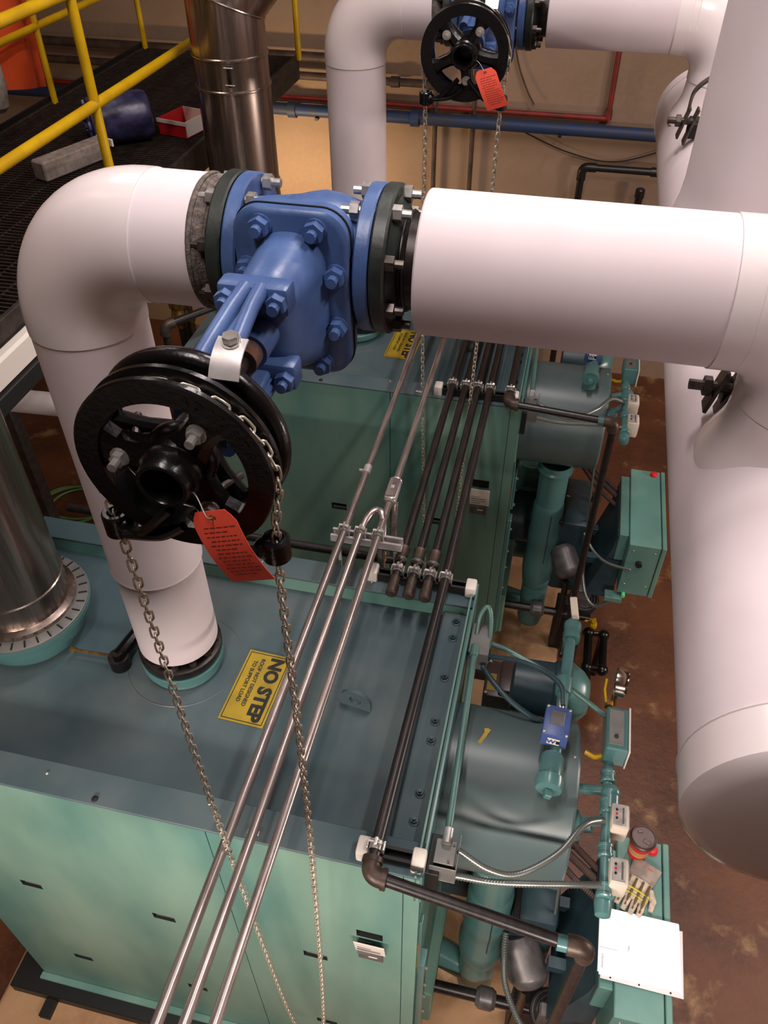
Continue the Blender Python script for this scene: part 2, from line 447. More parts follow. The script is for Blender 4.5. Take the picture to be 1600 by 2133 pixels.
MB().box((-2.665, 4.03, DZ+.052), (dd.length, .10, .10), .008, rz).build('tube', glovec, tr)
MB().box(V((-2.665, 4.03, DZ+.075))+rz @ V((dd.length/2+.010, 0, 0)), (.012, .13, .04), .003, rz).build('end_strip', plastw, tr)
# orange sheet hanging behind the far railing and a grey bundle beside it
k = MB(); nu, nv = 14, 12; vs = []
for j in range(nv+1):
    for i in range(nu+1):
        u, v = i/nu, j/nv
        yy = 4.3+u*.95; zz = 4.75-v*(1.05+.22*u)
        vs.append((-3.47+.035*sin(u*9+v*2)-.02*v, yy, zz))
n0 = len(vs); vs += [(x-.004, y, z) for x, y, z in vs]
fs = []
for j in range(nv):
    for i in range(nu):
        a = j*(nu+1)+i; fs += [(a, a+1, a+nu+2, a+nu+1), (n0+a, n0+a+nu+1, n0+a+nu+2, n0+a+1)]
edge = [i for i in range(nu+1)]+[j*(nu+1)+nu for j in range(1, nv+1)]+[nv*(nu+1)+i for i in range(nu-1, -1, -1)]+[j*(nu+1) for j in range(nv-1, 0, -1)]
for a, b in zip(edge, edge[1:]+edge[:1]): fs.append((a, b, n0+b, n0+a))
k.add(vs, fs); one(k, 'orange_sheet', orange, 'orange sheet hung behind the far yellow railing', 'sheet', ang=60)
k = MB().lathe((-3.30, 4.40, 3.585), (0, 0, 1), [(0, .03), (.03, .06), (.14, .078), (.26, .075), (.33, .055), (.37, .03)], 14)
one(k, 'grey_bundle', glovec, 'grey cloth bundle hung on the far rail at the left edge', 'bundle')

# ------------------------------------------------------------------ pipes on the back wall
def wallrun(name, path, r, m, label, cat, collars=(), hang=()):
    t_ = thing(name, label, cat, path[0]); MB().tube(path, r, 12).build('pipe', m, t_)
    for c_, d_ in collars: MB().cyl(V(c_)-V(d_)*.04, V(c_)+V(d_)*.04, r*1.35, n=14).build('coupling', m, t_)
    for h in hang:
        MB().bx(h-.015, h+.015, path[0][1]-r*1.2, 8.095, path[0][2]-r*1.5, path[0][2]-r*1.05, .002).build('bracket', blackm, t_)
    return t_
wallrun('blue_pipe', [(-6.5, 7.96, 2.60), (1.6, 7.96, 2.57)], .055, pipeblue, 'long blue horizontal pipe along the back wall', 'pipe',
        [((-1.55, 7.96, 2.582), (1,0,0)), ((-2.75, 7.96, 2.586), (1,0,0))], (-2.5, -.2, -4.0))
wallrun('red_pipe', [(-6.0, 8.03, 2.675), (.18, 8.03, 2.665)]+[(.2, 8.03, 2.665), (.2, 8.03, 2.70), (.2, 8.03, 5.6)], .024, pipered,
        'thin red pipe above the blue one, turning upwards at right', 'pipe', [((.2, 8.03, 2.70), (0,0,1))])
wallrun('dark_pipe', [(-6.5, 8.0, 2.90), (-1.35, 8.0, 2.87)], .035, wallpipe, 'lower dark pipe on the back wall behind the white riser', 'pipe',
        [((-1.75, 8.0, 2.872), (1,0,0)), ((-1.4, 8.0, 2.87), (1,0,0))])
wallrun('dark_pipe', [(-6.5, 8.0, 3.06), (-2.2, 8.0, 3.04)], .04, wallpipe, 'upper dark pipe on the back wall behind the catwalk end', 'pipe')
wallrun('conduit_drop', [(-1.37, 8.02, 0), (-1.37, 8.02, 2.95)], .022, wallpipe, 'dark vertical conduit on the wall below the far chainwheel, left one', 'conduit')
wallrun('conduit_drop', [(-1.01, 8.02, 0), (-1.01, 8.02, 3.0)], .022, wallpipe, 'dark vertical conduit on the wall below the far chainwheel, right one', 'conduit')
be = thing('black_pipe_run', 'black pipe with elbow on the wall left of the big white header', 'pipe', (.04, 7.9, 0))
MB().tube(bend((.045, 7.92, 0), (.045, 7.92, 2.27), (1.6, 7.92, 2.27), .05), .033, 12).build('pipe', blackp, be)
MB().tube(bend((.045, 7.92, 2.15), (.045, 7.92, 2.27), (.17, 7.92, 2.27), .05), .042, 12).build('elbow', blackp, be)
MB().cyl((.66, 7.92, 2.27), (.73, 7.92, 2.27), .042, n=12).build('coupling', blackp, be)
bs = thing('pipe_stub', 'short black capped pipe stub near the wall above the white branch', 'pipe', (.6, 7.9, 0))
MB().cyl((.60, 7.9, 0), (.60, 7.9, 2.10), .035, n=12).build('pipe', blackp, bs)
MB().lathe((.60, 7.9, 2.04), (0,0,1), [(0, .044), (.07, .044), (.08, .035)], 12).build('cap', blackp, bs)
one(MB().tube(spline([(-.75, 8.07, 3.5), (-.66, 8.07, 3.1), (-.55, 8.06, 2.86), (-.47, 8.05, 2.74)], 6), .008, 6), 'rope_end', wallpipe,
    'thin brown rope end hanging on the wall beside the far valve', 'rope')
one(MB().tube(spline([(-.55, 8.06, 2.50), (-.1, 8.06, 2.34), (.35, 8.06, 2.29), (.9, 8.06, 2.48)], 8), .006, 6), 'wall_cable', blk,
    'thin dark cable sagging below the blue pipe', 'cable')

# ------------------------------------------------------------------ white insulated piping
PX, PY, PZ = -1.26, 1.785, 4.215      # riser axis, branch axis height
def insulated(label1, label2, dx, dy, rr=.160, rb=.166, hx=.617):
    x, y = PX+dx, PY+dy
    t_ = thing('steam_riser', label1, 'pipe', (x, y, 2.5))
    R = .235
    MB().lathe((x, y, 2.555), (0,0,1), [(0, rr-.02), (0, rr-.010), (.005, rr-.006), (.47, rr-.006)], 48).build('riser_jacket', whitec, t_)
    MB().lathe((x, y, 2.995), (0,0,1), [(0, rr-.008), (.002, rr+.001), (.006, rr+.003), (.018, rr), (PZ-R-2.995, rr)], 48).build('riser_jacket', whitec, t_)
    arc = [V((x+R-R*cos(a), y, PZ-R+R*sin(a))) for a in [pi/2*i/18 for i in range(19)]]
    MB().tube([arc[0]-V((0,0,.03))]+arc+[arc[-1]+V((.03,0,0))], rr+.003, 48).build('elbow_cover', white, t_)
    MB().lathe((x+R, y, PZ), (1,0,0), [(0, rr), (-.845-PX-R, rr), (-.845-PX-R, rr-.03)], 48).build('branch_jacket', whitec, t_)
    e = MB()
    for q in range(9):
        e.torus((x-PX-.846+.0055*q, y+.002*sin(q*2.3), PZ+.002*cos(q*1.9)), (1,0,0), rr-.005-.0035*q, .0075+.0015*sin(q*5), 48, 6)
    e.build('insulation_edge', fibre, t_)
    MB().cyl((x-PX-.84, y, PZ), (x-PX-.80, y, PZ), .118, n=32).build('bare_pipe', darkst, t_)
    tx = x-PX                                  # lower end of the riser: bare pipe, flange, bolts
    MB().lathe((x, y, 2.47), (0,0,1), [(0, .155), (.02, .163), (.045, .163), (.05, .15), (.05, .115), (.10, .115)], 40).build('base_flange', darkst, t_)
    for i in range(12):
        a = 2*pi*(i+.5)/12
        MB().hexnut((x+.138*cos(a), y+.138*sin(a), 2.52), (0,0,1), .016, .02, .012).build('flange_bolt', dbolt, t_)
    t2 = thing('steam_branch', label2, 'pipe', (hx, y, 3.85))
    x0 = -.318+dx
    MB().lathe((x0, y, PZ), (1,0,0), [(0, rb-.025), (0, rb-.003), (.004, rb), (hx-.215-x0, rb)], 48).build('branch_jacket', whitec, t2)
    R = .215
    arc = [V((hx-R+R*sin(a), y, PZ-R+R*cos(a))) for a in [pi/2*i/18 for i in range(19)]]
    MB().tube([arc[0]-V((.05,0,0))]+arc+[arc[-1]-V((0,0,.04))], rb+.003, 48).build('elbow_cover', white, t2)
    MB().lathe((hx, y, 4.02), (0,0,-1), [(0, rb), (.07, rb), (.13, rb+.006), (.17, rb+.020), (.21, rb+.042), (.25, rb+.05)], 48, False).build('saddle_collar', white, t2)
    MB().cyl((-.40+dx, y, PZ), (x0+.02, y, PZ), .112, n=32).build('bare_pipe', darkst, t2)
    MB().torus((-.352+dx, y, PZ), (1,0,0), .112, .006, 32, 6).build('weld_bead', darkst, t2)
    for zz in (.018, .046):
        MB().torus((x0+(hx-.215-x0)*.985+zz, y, PZ), (1,0,0), rb+.0015, .0022, 48, 6).build('jacket_seam', white, t2)
    return t_, t2
insulated('white insulated riser and elbow standing on the nearest boiler', 'white insulated branch pipe across the middle right, nearest', 0, 0)
insulated('white insulated riser and elbow standing on the far boiler', 'white insulated branch pipe along the top edge of the picture', .085, 2.645, .153, .155, .597)
hd = thing('steam_header', 'large white header pipe running along the right side with domed end', 'pipe', (.617, 2.9, 3.395))
HC = (.617, 0, 3.64); hr = .245
prof = [(.84, .06), (.842, .14), (.848, .205), (.858, .232), (.875, hr), (.97, hr+.001)]
MB().lathe((HC[0], 0, HC[2]), (0,1,0), prof, 64).build('end_cap', white, hd)
MB().lathe((HC[0], 0, HC[2]), (0,1,0), [(.96, hr-.004), (.97, hr-.002), (4.93, hr-.002), (4.94, hr-.006)], 64).build('jacket', whitec, hd)
MB().lathe((HC[0], 0, HC[2]), (0,1,0), [(4.92, hr+.001), (5.0, hr+.001), (5.04, hr-.03), (5.055, hr-.1), (5.06, .02)], 64).build('end_cap', white, hd)
for yy in (.972, 4.90): MB().torus((HC[0], yy, HC[2]), (0,1,0), hr+.0005, .0025, 64, 6).build('jacket_seam', white, hd)
mr = thing('main_riser', 'wide white vertical pipe rising from the header at upper right', 'pipe', (.617, 3.05, 3.85))
MB().lathe((.617, 3.05, 3.60), (0,0,1), [(.10, .30), (.24, .27), (.33, .25), (.40, .243), (3.55, .243)], 56).build('jacket', whitec, mr)
def hanger(label, p):
    t_ = thing('pipe_hanger', label, 'hanger', p); x, y, z = p
    MB().tube([(x-.09, y, z+.02), (x+.055, y, z+.02)], .014, 10).build('threaded_rod', dbolt, t_)
    MB().hexnut((x-.055, y, z+.02), (1,0,0), .026, .02).build('nut', dbolt, t_)
    MB().box((x-.022, y, z+.015), (.010, .055, .13), .002, Matrix.Rotation(rad(14), 3, 'Y')).build('plate', dbolt, t_)
    MB().box((x+.012, y+.004, z+.0), (.010, .06, .15), .002, Matrix.Rotation(rad(14), 3, 'Y')).build('plate', dbolt, t_)
    st = [V((x-.01, y+.03, z+.05)), V((x+.0, y+.06, z+.12)), V((x+.05, y+.12, z+.155)), V((x+.10, y+.17, z+.16))]
    k = MB()
    P = spline(st, 6); rings = []
    for i, q in enumerate(P):
        tn = (P[min(i+1, len(P)-1)]-P[max(i-1, 0)]).normalized(); sd = V((0, 1, 0)); nn = tn.cross(sd).normalized()
        rings.append([q+sd*.025+nn*.004, q-sd*.025+nn*.004, q-sd*.025-nn*.004, q+sd*.025-nn*.004])
    k.loft(rings).build('strap', dbolt, t_)
    MB().box((x+.025, y+.02, z-.01), (.05, .06, .08), .006).build('spacer', blk, t_)
    return t_
hanger('dark steel hanger clamp on the header below the nearest branch', (.455, 1.905, 3.875))
hanger('dark steel hanger clamp on the header far end, upper right', (.44, 3.93, 3.90))

# ------------------------------------------------------------------ gate valve with chainwheel
VX, VY, VZ = -.59, PY, PZ
def make_valve(label, spokes, bolts, dx=0, dy=0):
    VX, VY, VZ = -.59+dx, PY+dy, PZ
    t_ = thing('gate_valve', label, 'valve', (VX, VY, VZ))
    def W(x, y, z): return V((VX+x, VY+y, VZ+z))
    X = V((1,0,0)); Y = V((0,1,0)); Z = V((0,0,1))
    # body: run of the valve plus the deep neck towards the bonnet
    b = MB().lathe(W(-.175,0,0), X, [(0,.118),(.03,.118),(.05,.119),(.10,.124),(.14,.130),(.17,.138),(.20,.143),(.24,.138),(.28,.126),(.31,.119),(.32,.118),(.35,.118)], 48)
    rings = []
    for yy, ww, hh in ((.02, .20, .30), (-.06, .20, .31), (-.10, .205, .32), (-.125, .21, .325)):
        rings.append([W(x, yy, z-.02) for x, z in rrect(ww, hh, .07)])
    b.loft(rings)
    body = b.build('body', blue, t_)
    for px, sx in ((-.02, .018), (.035, .024)):
        MB().sphere(W(px, -.075, .1375), .014, 12, 8, (sx/.014, .9, .35)).build('rust_patch', rust, body)
    # line flanges: painted valve flange, gasket, dark companion flange, with bolts
    for s in (-1, 1):
        MB().lathe(W(s*.137,0,0), X*s, [(0,.12),(0,.165),(.004,.170),(.030,.170),(.034,.167),(.034,.12)], 56, False).build('valve_flange', blue, t_)
        MB().cyl(W(s*.171,0,0), W(s*.174,0,0), .155, n=48).build('gasket', blk, t_)
        cf = MB().lathe(W(s*.174,0,0), X*s, [(0,.10),(0,.168),(.004,.172),(.030,.172),(.035,.168),(.035,.145),(.048,.128),(.055,.115),(.055,.10)], 56, False).build('companion_flange', dgreen, t_)
        for i in range(8):
            a = 2*pi*(i+.5)/8
            p = W(s*.215, .148*cos(a), .148*sin(a)); q = W(s*.131, .148*cos(a), .148*sin(a))
            MB().cyl(W(s*.09, .148*cos(a), .148*sin(a)), W(s*.25, .148*cos(a), .148*sin(a)), .0105, n=10)\
                .hexnut(W(s*.209, .148*cos(a), .148*sin(a)), X*s, .0195, .02)\
                .hexnut(q, -X*s, .0195, .02).build('flange_bolt', boltst if i in (0,1,2,7) and s > 0 else (boltst if i in (1,2) else dbolt), t_)
    # bonnet joint
    MB().prism(rrect(.262, .40, .062, 8), W(0,-.112,-.028), X, Z, -Y*.027).build('body_neck_flange', blue, t_)
    MB().prism(rrect(.268, .406, .064, 8), W(0,-.139,-.028), X, Z, -Y*.004).build('bonnet_gasket', blk, t_)
    fl = []
    for dy_, e in ((0,0), (-.020,0), (-.026,-.005), (-.028,-.012)):
        fl.append([W(x, -.143+dy_, z-.028) for x, z in rrect(.262+2*e, .40+2*e, .062, 8)])
    bf = MB().loft(fl).build('bonnet_flange', blue, t_)
    for x, z in ((-.062,.135), (.062,.135), (.103,.035), (.103,-.095), (.062,-.195), (-.062,-.195), (-.103,-.095), (-.103,.035)):
        MB().lathe(W(x,-.171,z), -Y, [(0,.026),(.004,.026),(.005,.021)], 16).hexnut(W(x,-.175,z), -Y, .0235, .021, .018, .0125).build('bonnet_nut', blue, bf)
    # bonnet hood
    rings = []
    for yy, ww, hh, cz in ((-.168,.166,.335,-.042), (-.20,.160,.315,-.036), (-.26,.152,.28,-.024), (-.32,.142,.25,-.012), (-.355,.128,.215,-.004), (-.375,.10,.17,0), (-.383,.06,.12,0)):
        rings.append([W(x, yy, z+cz) for x, z in rrect(ww, hh, min(ww,hh)*.46, 8)])
    MB().loft(rings).build('bonnet', blue, t_)
    # packing gland and yoke
    MB().cyl(W(0,-.37,0), W(0,-.46,0), .038, n=24).build('gland', blue, t_)
    MB().cyl(W(0,-.45,0), W(0,-.50,0), .03, n=24).build('gland_follower', rust, t_)
    y_ = MB()
    for s in (1, -1):
        y_.box(W(0, -.385, s*.088), (.15, .055, .062), .01, None, 2)
        rings = []
        for yy, zz, ww, hh in ((-.405,.092,.040,.040), (-.46,.088,.044,.024), (-.55,.076,.056,.022), (-.64,.060,.062,.024), (-.69,.050,.066,.034)):
            rings.append([W(x, yy, s*zz+z) for x, z in rrect(ww, hh, .010, 4)])
        y_.loft(rings)
        for o in (-1, 1):
            y_.tube([W(o*.016,-.40,s*.108), W(o*.019,-.47,s*.104), W(o*.026,-.58,s*.086), W(o*.031,-.69,s*.064)], [.017,.0165,.0165,.018], 12)
    y_.cyl(W(0,-.655,0), W(0,-.70,0), .058, n=28)
    yo = y_.build('yoke', blue, t_)
    for s in (1, -1):
        for x in (-.053, .053):
            MB().hexnut(W(x, -.4125, s*.090), -Y, .022, .02, .016, .012).build('yoke_nut', blue, yo)
    MB().cyl(W(0,-.38,0), W(0,-.79,0), .017, n=18).build('stem', darkst, t_)
    # handwheel
    h = MB().torus(W(0,-.738,0), Y, .158, .019, 64, 14).cyl(W(0,-.70,0), W(0,-.775,0), .042, n=28)
    for a in spokes:
        a = rad(a)
        e = V((cos(a), 0, sin(a)))
        h.tube([W(0,-.738,0)+e*.03, W(0,-.742,0)+e*.09, W(0,-.738,0)+e*.155], [.02,.016,.017], 10)
    h.build('handwheel', blackw, t_)
    # chainwheel: grooved rim between two rings, spoked web, deep hub
    R1 = .178; cy = -.812
    MB().lathe(W(0,cy-.026,0), Y, [(0,.134),(0,R1-.003),(.003,R1),(.012,R1),(.018,.156),(.034,.156),(.040,R1),(.049,R1),(.052,R1-.003),(.052,.134),(0,.134)], 72, False).build('chainwheel_rim', blackw, t_)
    wb = MB(); SW = .030 if len(spokes) < 5 else .021
    for a in spokes:
        a = rad(a); e = V((cos(a),0,sin(a))); f = V((-sin(a),0,cos(a)))
        rings = []
        for r_, hw, th in ((.035,SW*1.35,.018), (.07,SW,.016), (.105,SW,.014), (.138,SW*1.7,.015)):
            c_ = W(0,cy,0)+e*r_
            rings.append([c_+f*hw+Y*th, c_+f*hw-Y*th*.7, c_+f*hw*.5-Y*th*1.3, c_-f*hw*.5-Y*th*1.3, c_-f*hw-Y*th*.7, c_-f*hw+Y*th])
        wb.loft(rings)
    wb.build('chainwheel_spokes', blackw, t_, 25)
    MB().lathe(W(0,cy+.03,0), -Y, [(0,.03),(0,.062),(.02,.066),(.035,.060),(.055,.052),(.058,.054),(.072,.054),(.076,.051),(.078,.049),(.098,.047),(.102,.044),(.102,.038),(.098,.036),(.03,.035),(.0,.03)], 44, False).build('hub', blackw, t_)
    # cast letters on the front ring
    for txt, a0, st in (('ADJUSTABLE', 72, -8.6),):
        for q, ch in enumerate(txt):
            if ch == ' ': continue
            a = rad(a0+st*q); e = V((cos(a),0,sin(a)))
            text_mb(ch, .022, W(0,cy-.0262,0)+e*.155, V((sin(a),0,-cos(a))), e, .0006, 'CENTER', .0012).build('cast_letter', blackw, t_)
    # hook bolts that clamp the rim to the handwheel
    for a in bolts:
        a = rad(a); e = V((cos(a),0,sin(a))); p = W(0,cy-.02,0)+e*.098
        MB().hexnut(p, -Y, .0145, .014, .018, .0085).cyl(p+Y*.002, p-Y*.002, .018, n=14).build('hook_bolt', boltst, t_)
        MB().tube([p, p+Y*.06, W(0,-.715,0)+e*.12], .0075, 8).build('hook', dbolt, t_)
    sxp = .085; rings = []
    for yy, zz in ((-.705,.186), (-.718,.183), (-.732,.178), (-.746,.170), (-.758,.158), (-.768,.145)):
        rings.append([W(sxp-.026,yy,zz+.002), W(sxp+.026,yy,zz+.002), W(sxp+.026,yy+.002,zz-.001), W(sxp-.026,yy+.002,zz-.001)])
    MB().loft(rings).build('clamp_strap', galv, t_)
    MB().cyl(W(sxp,-.714,.184), W(sxp,-.716,.189), .017, n=16).hexnut(W(sxp,-.716,.188), V((0,-.1,1)), .014, .012).build('clamp_bolt', boltst, t_)
    # chain guides: arms from the hub ending in sleeves the chain passes through
    for s in (-1, 1):
        gx = s*.157
        arm = [W(s*.02,cy-.032,-.09), W(s*.08,cy-.036,-.15), W(s*.125,cy-.02,-.175)]
        MB().tube(spline(arm,4), [.010]*9, 8).build('guide_arm', blackw, t_)
        MB().ring(W(gx,cy,-.203), Z, .052, .027, .016, 24, .004).sphere(W(gx-s*.02,cy-.005,-.178), .022, 14, 8).build('chain_guide', blackw, t_)
    MB().tube(spline([W(-.125,cy-.034,-.172), W(-.05,cy-.034,-.16), W(0,cy-.034,-.125)],5), .009, 8).build('guide_brace', blackw, t_)
    return t_
make_valve('blue gate valve nearest the camera with large black chainwheel', (52, 175, -62), (176, 56, -58))
make_valve('blue gate valve at the top edge with black chainwheel', (133, 61, -11, -83, 205), (140, 55, -83), .085, 2.645)

# ------------------------------------------------------------------ chains
def link_mesh(L, w, r, n=6, N=14):
    P = []
    hl = (L-w)/2
    for i in range(N):
        a = 2*pi*i/N; x = cos(a)*w/2; z = sin(a)*w/2
        P.append(V((x, .0016*sin(2*a), z+(hl if z > 1e-6 else -hl if z < -1e-6 else 0))))
    return MB().tube(P, r, n, True)
def chain_path(cx, cy, cz, R, zlow):
    half = .177; pts = []
    k = 0
    left = [V((cx-half, cy, cz-.02))]
    z = cz-.02
    for zz, xx in ((cz-.2, -.158), (cz-.8, -.150), (2.76, -.136), (1.6, -.098), (1.0, -.062), (zlow, 0)):
        left.append(V((cx+xx, cy, zz)))
    L = spline(left, 12)
    Rr = [V((2*cx-p.x, p.y, p.z)) for p in L]
    arc = [V((cx-half*cos(a), cy, cz-.02+half*sin(a))) for a in [pi*i/20 for i in range(1, 20)]]
    return list(reversed(L))[:-1]+[L[0]]+arc+Rr
def orient(d, roll):
    d = d.normalized(); u = V((0,1,0)); u = (u-d*u.dot(d)).normalized(); v = d.cross(u)
    a = u*cos(roll)+v*sin(roll); b = d.cross(a)
    return Matrix((b, a, d)).transposed()
PITCH = .0262
ccx, ccy, ccz = VX, VY-.812, VZ
ch = thing('hand_chain', 'zinc hand chain looped over the nearest black chainwheel', 'chain', (ccx, ccy, .9))
pts = resample(chain_path(ccx, ccy, ccz, .166, .80), PITCH)
lm = link_mesh(PITCH+.0085, .0165, .0025); me0 = None
for i, p in enumerate(pts[:-1]):
    d = (pts[i+1]-p); mid = (p+pts[i+1])/2
    M3 = orient(d, (pi/4 if i % 2 else -pi/4))
    if me0 is None:
        me0 = bpy.data.meshes.new('link'); me0.from_pydata(lm.v, [], lm.f); me0.shade_smooth(); me0.materials.append(chainm)
    o = bpy.data.objects.new('link', me0); COL.objects.link(o); o.parent = ch
    m4 = M3.to_4x4(); m4.translation = mid-V(ch.location); o.matrix_local = m4
k = MB()
pts = resample(chain_path(ccx+.085, ccy+2.645, ccz, .166, .80), PITCH)
lm2 = link_mesh(PITCH+.0095, .0175, .0030, 5, 10)
for i, p in enumerate(pts[:-1]):
    M3 = orient(pts[i+1]-p, (pi/4 if i % 2 else -pi/4)); mid = (p+pts[i+1])/2
    k.add([M3 @ V(q)+mid for q in lm2.v], lm2.f)
tag(k.build('hand_chain', chainm, None, 35, (ccx+.085, ccy+2.645, .9), None, False), 'thin zinc hand chain hanging from the far black chainwheel', 'chain')

# ------------------------------------------------------------------ red card tags wired to the chainwheels
def make_tag(label, loc):
    ox, oy, oz = loc
    t_ = thing('red_tag', label, 'tag', (ox, oy, oz))
    ex = V((.90, 0, .30)).normalized(); ey = V((-.46, .12, .88)).normalized()
    w2, h = .043, .152
    n = 14; top = []; nn = ex.cross(ey).normalized()
    outline = lambda v: (w2 if v < .88 else w2-(v-.88)/.12*.014)
    rings = []
    for i in range(n+1):
        v = i/n; c = V((ox, oy, oz))-ey*(h*(1-v))+nn*(.010*sin(v*3.4)); ww = outline(v)
        rings.append([c-ex*ww+nn*.0005, c+ex*ww+nn*.0005, c+ex*ww-nn*.0005, c-ex*ww-nn*.0005])
    MB().loft(rings).build('card', red, t_, 60)
    pr = MB()
    random.seed(5)
    for j in range(13):
        v = .80-j*.056; c = V((ox, oy, oz))-ey*(h*(1-v))+nn*(.010*sin(v*3.4))
        x = -.030+random.random()*.006; end = .030 if j not in (1, 5, 12) else .012
        while x < end:
            l = .004+random.random()*.008
            for sg in (1, -1):
                q = c+ex*(x+l/2)*sg+nn*.0011*sg
                pr.add([q-ex*l/2-ey*.0011, q+ex*l/2-ey*.0011, q+ex*l/2+ey*.0011, q-ex*l/2+ey*.0011], [(0,1,2,3)])
            x += l+.0022
    pr.build('printed_lines', ink, t_, 0, fix=False)
    p = V((ox, oy, oz))-ey*.013
    MB().ring(p-nn*.0016, nn, .0032, .0062, .003, 18).build('eyelet', brass, t_)
    MB().tube(spline([p, p+nn*.012+ey*.012, V((ox-.025, oy+.012, oz+.022)), V((ox-.05, oy+.02, oz+.03))], 8), .0011, 6).build('tie_wire', galv, t_)
    return t_
tg = make_tag('red printed card tag wired to the nearest chainwheel', (-.515, .905, 4.172))
copy_tree(tg, (.095, 2.66, .0), 'red printed card tag wired to the far chainwheel')

# ------------------------------------------------------------------ boilers
BX0, BX1, BY0, BY1 = -2.20, -.15, 1.093, 2.36       # casing
RIM, PAN, BOT = 2.48, 2.40, .20
def holed_panel(k, x0, x1, z0, z1, y, th, holes):
    """sheet in the XZ plane facing -Y with rectangular cut-outs"""
    xs = sorted({x0, x1}|{h[0] for h in holes}|{h[1] for h in holes}); zs = sorted({z0, z1}|{h[2] for h in holes}|{h[3] for h in holes})
    for xa, xb in zip(xs, xs[1:]):
        for za, zb in zip(zs, zs[1:]):
            cx, cz = (xa+xb)/2, (za+zb)/2
            if any(h[0] < cx < h[1] and h[2] < cz < h[3] for h in holes): continue
            k.add([(xa,y,za), (xb,y,za), (xb,y,zb), (xa,y,zb)], [(0,1,2,3)])
    for h in holes:
        a, b, c, d = h
        k.add([(a,y,c),(b,y,c),(b,y,d),(a,y,d),(a,y+th,c),(b,y+th,c),(b,y+th,d),(a,y+th,d)], [(0,4,5,1),(1,5,6,2),(2,6,7,3),(3,7,4,0)])
    k.add([(x0,y,z0),(x1,y,z0),(x1,y,z1),(x0,y,z1),(x0,y+th,z0),(x1,y+th,z0),(x1,y+th,z1),(x0,y+th,z1)], [(0,1,5,4),(1,2,6,5),(2,3,7,6),(3,0,4,7),(4,5,6,7)])
    return k
def pocket(x0, x1, z0, z1):                 # dark lining of a hand-hold cut into the casing
    k = MB().bx(x0, x1, BY0+.020, BY0+.024, z0, z1); e = .0012
    for a in ((x0, x0+e, z0, z1), (x1-e, x1, z0, z1), (x0, x1, z0, z0+e), (x0, x1, z1-e, z1)): k.bx(a[0], a[1], BY0+.0008, BY0+.021, a[2], a[3])
    return k
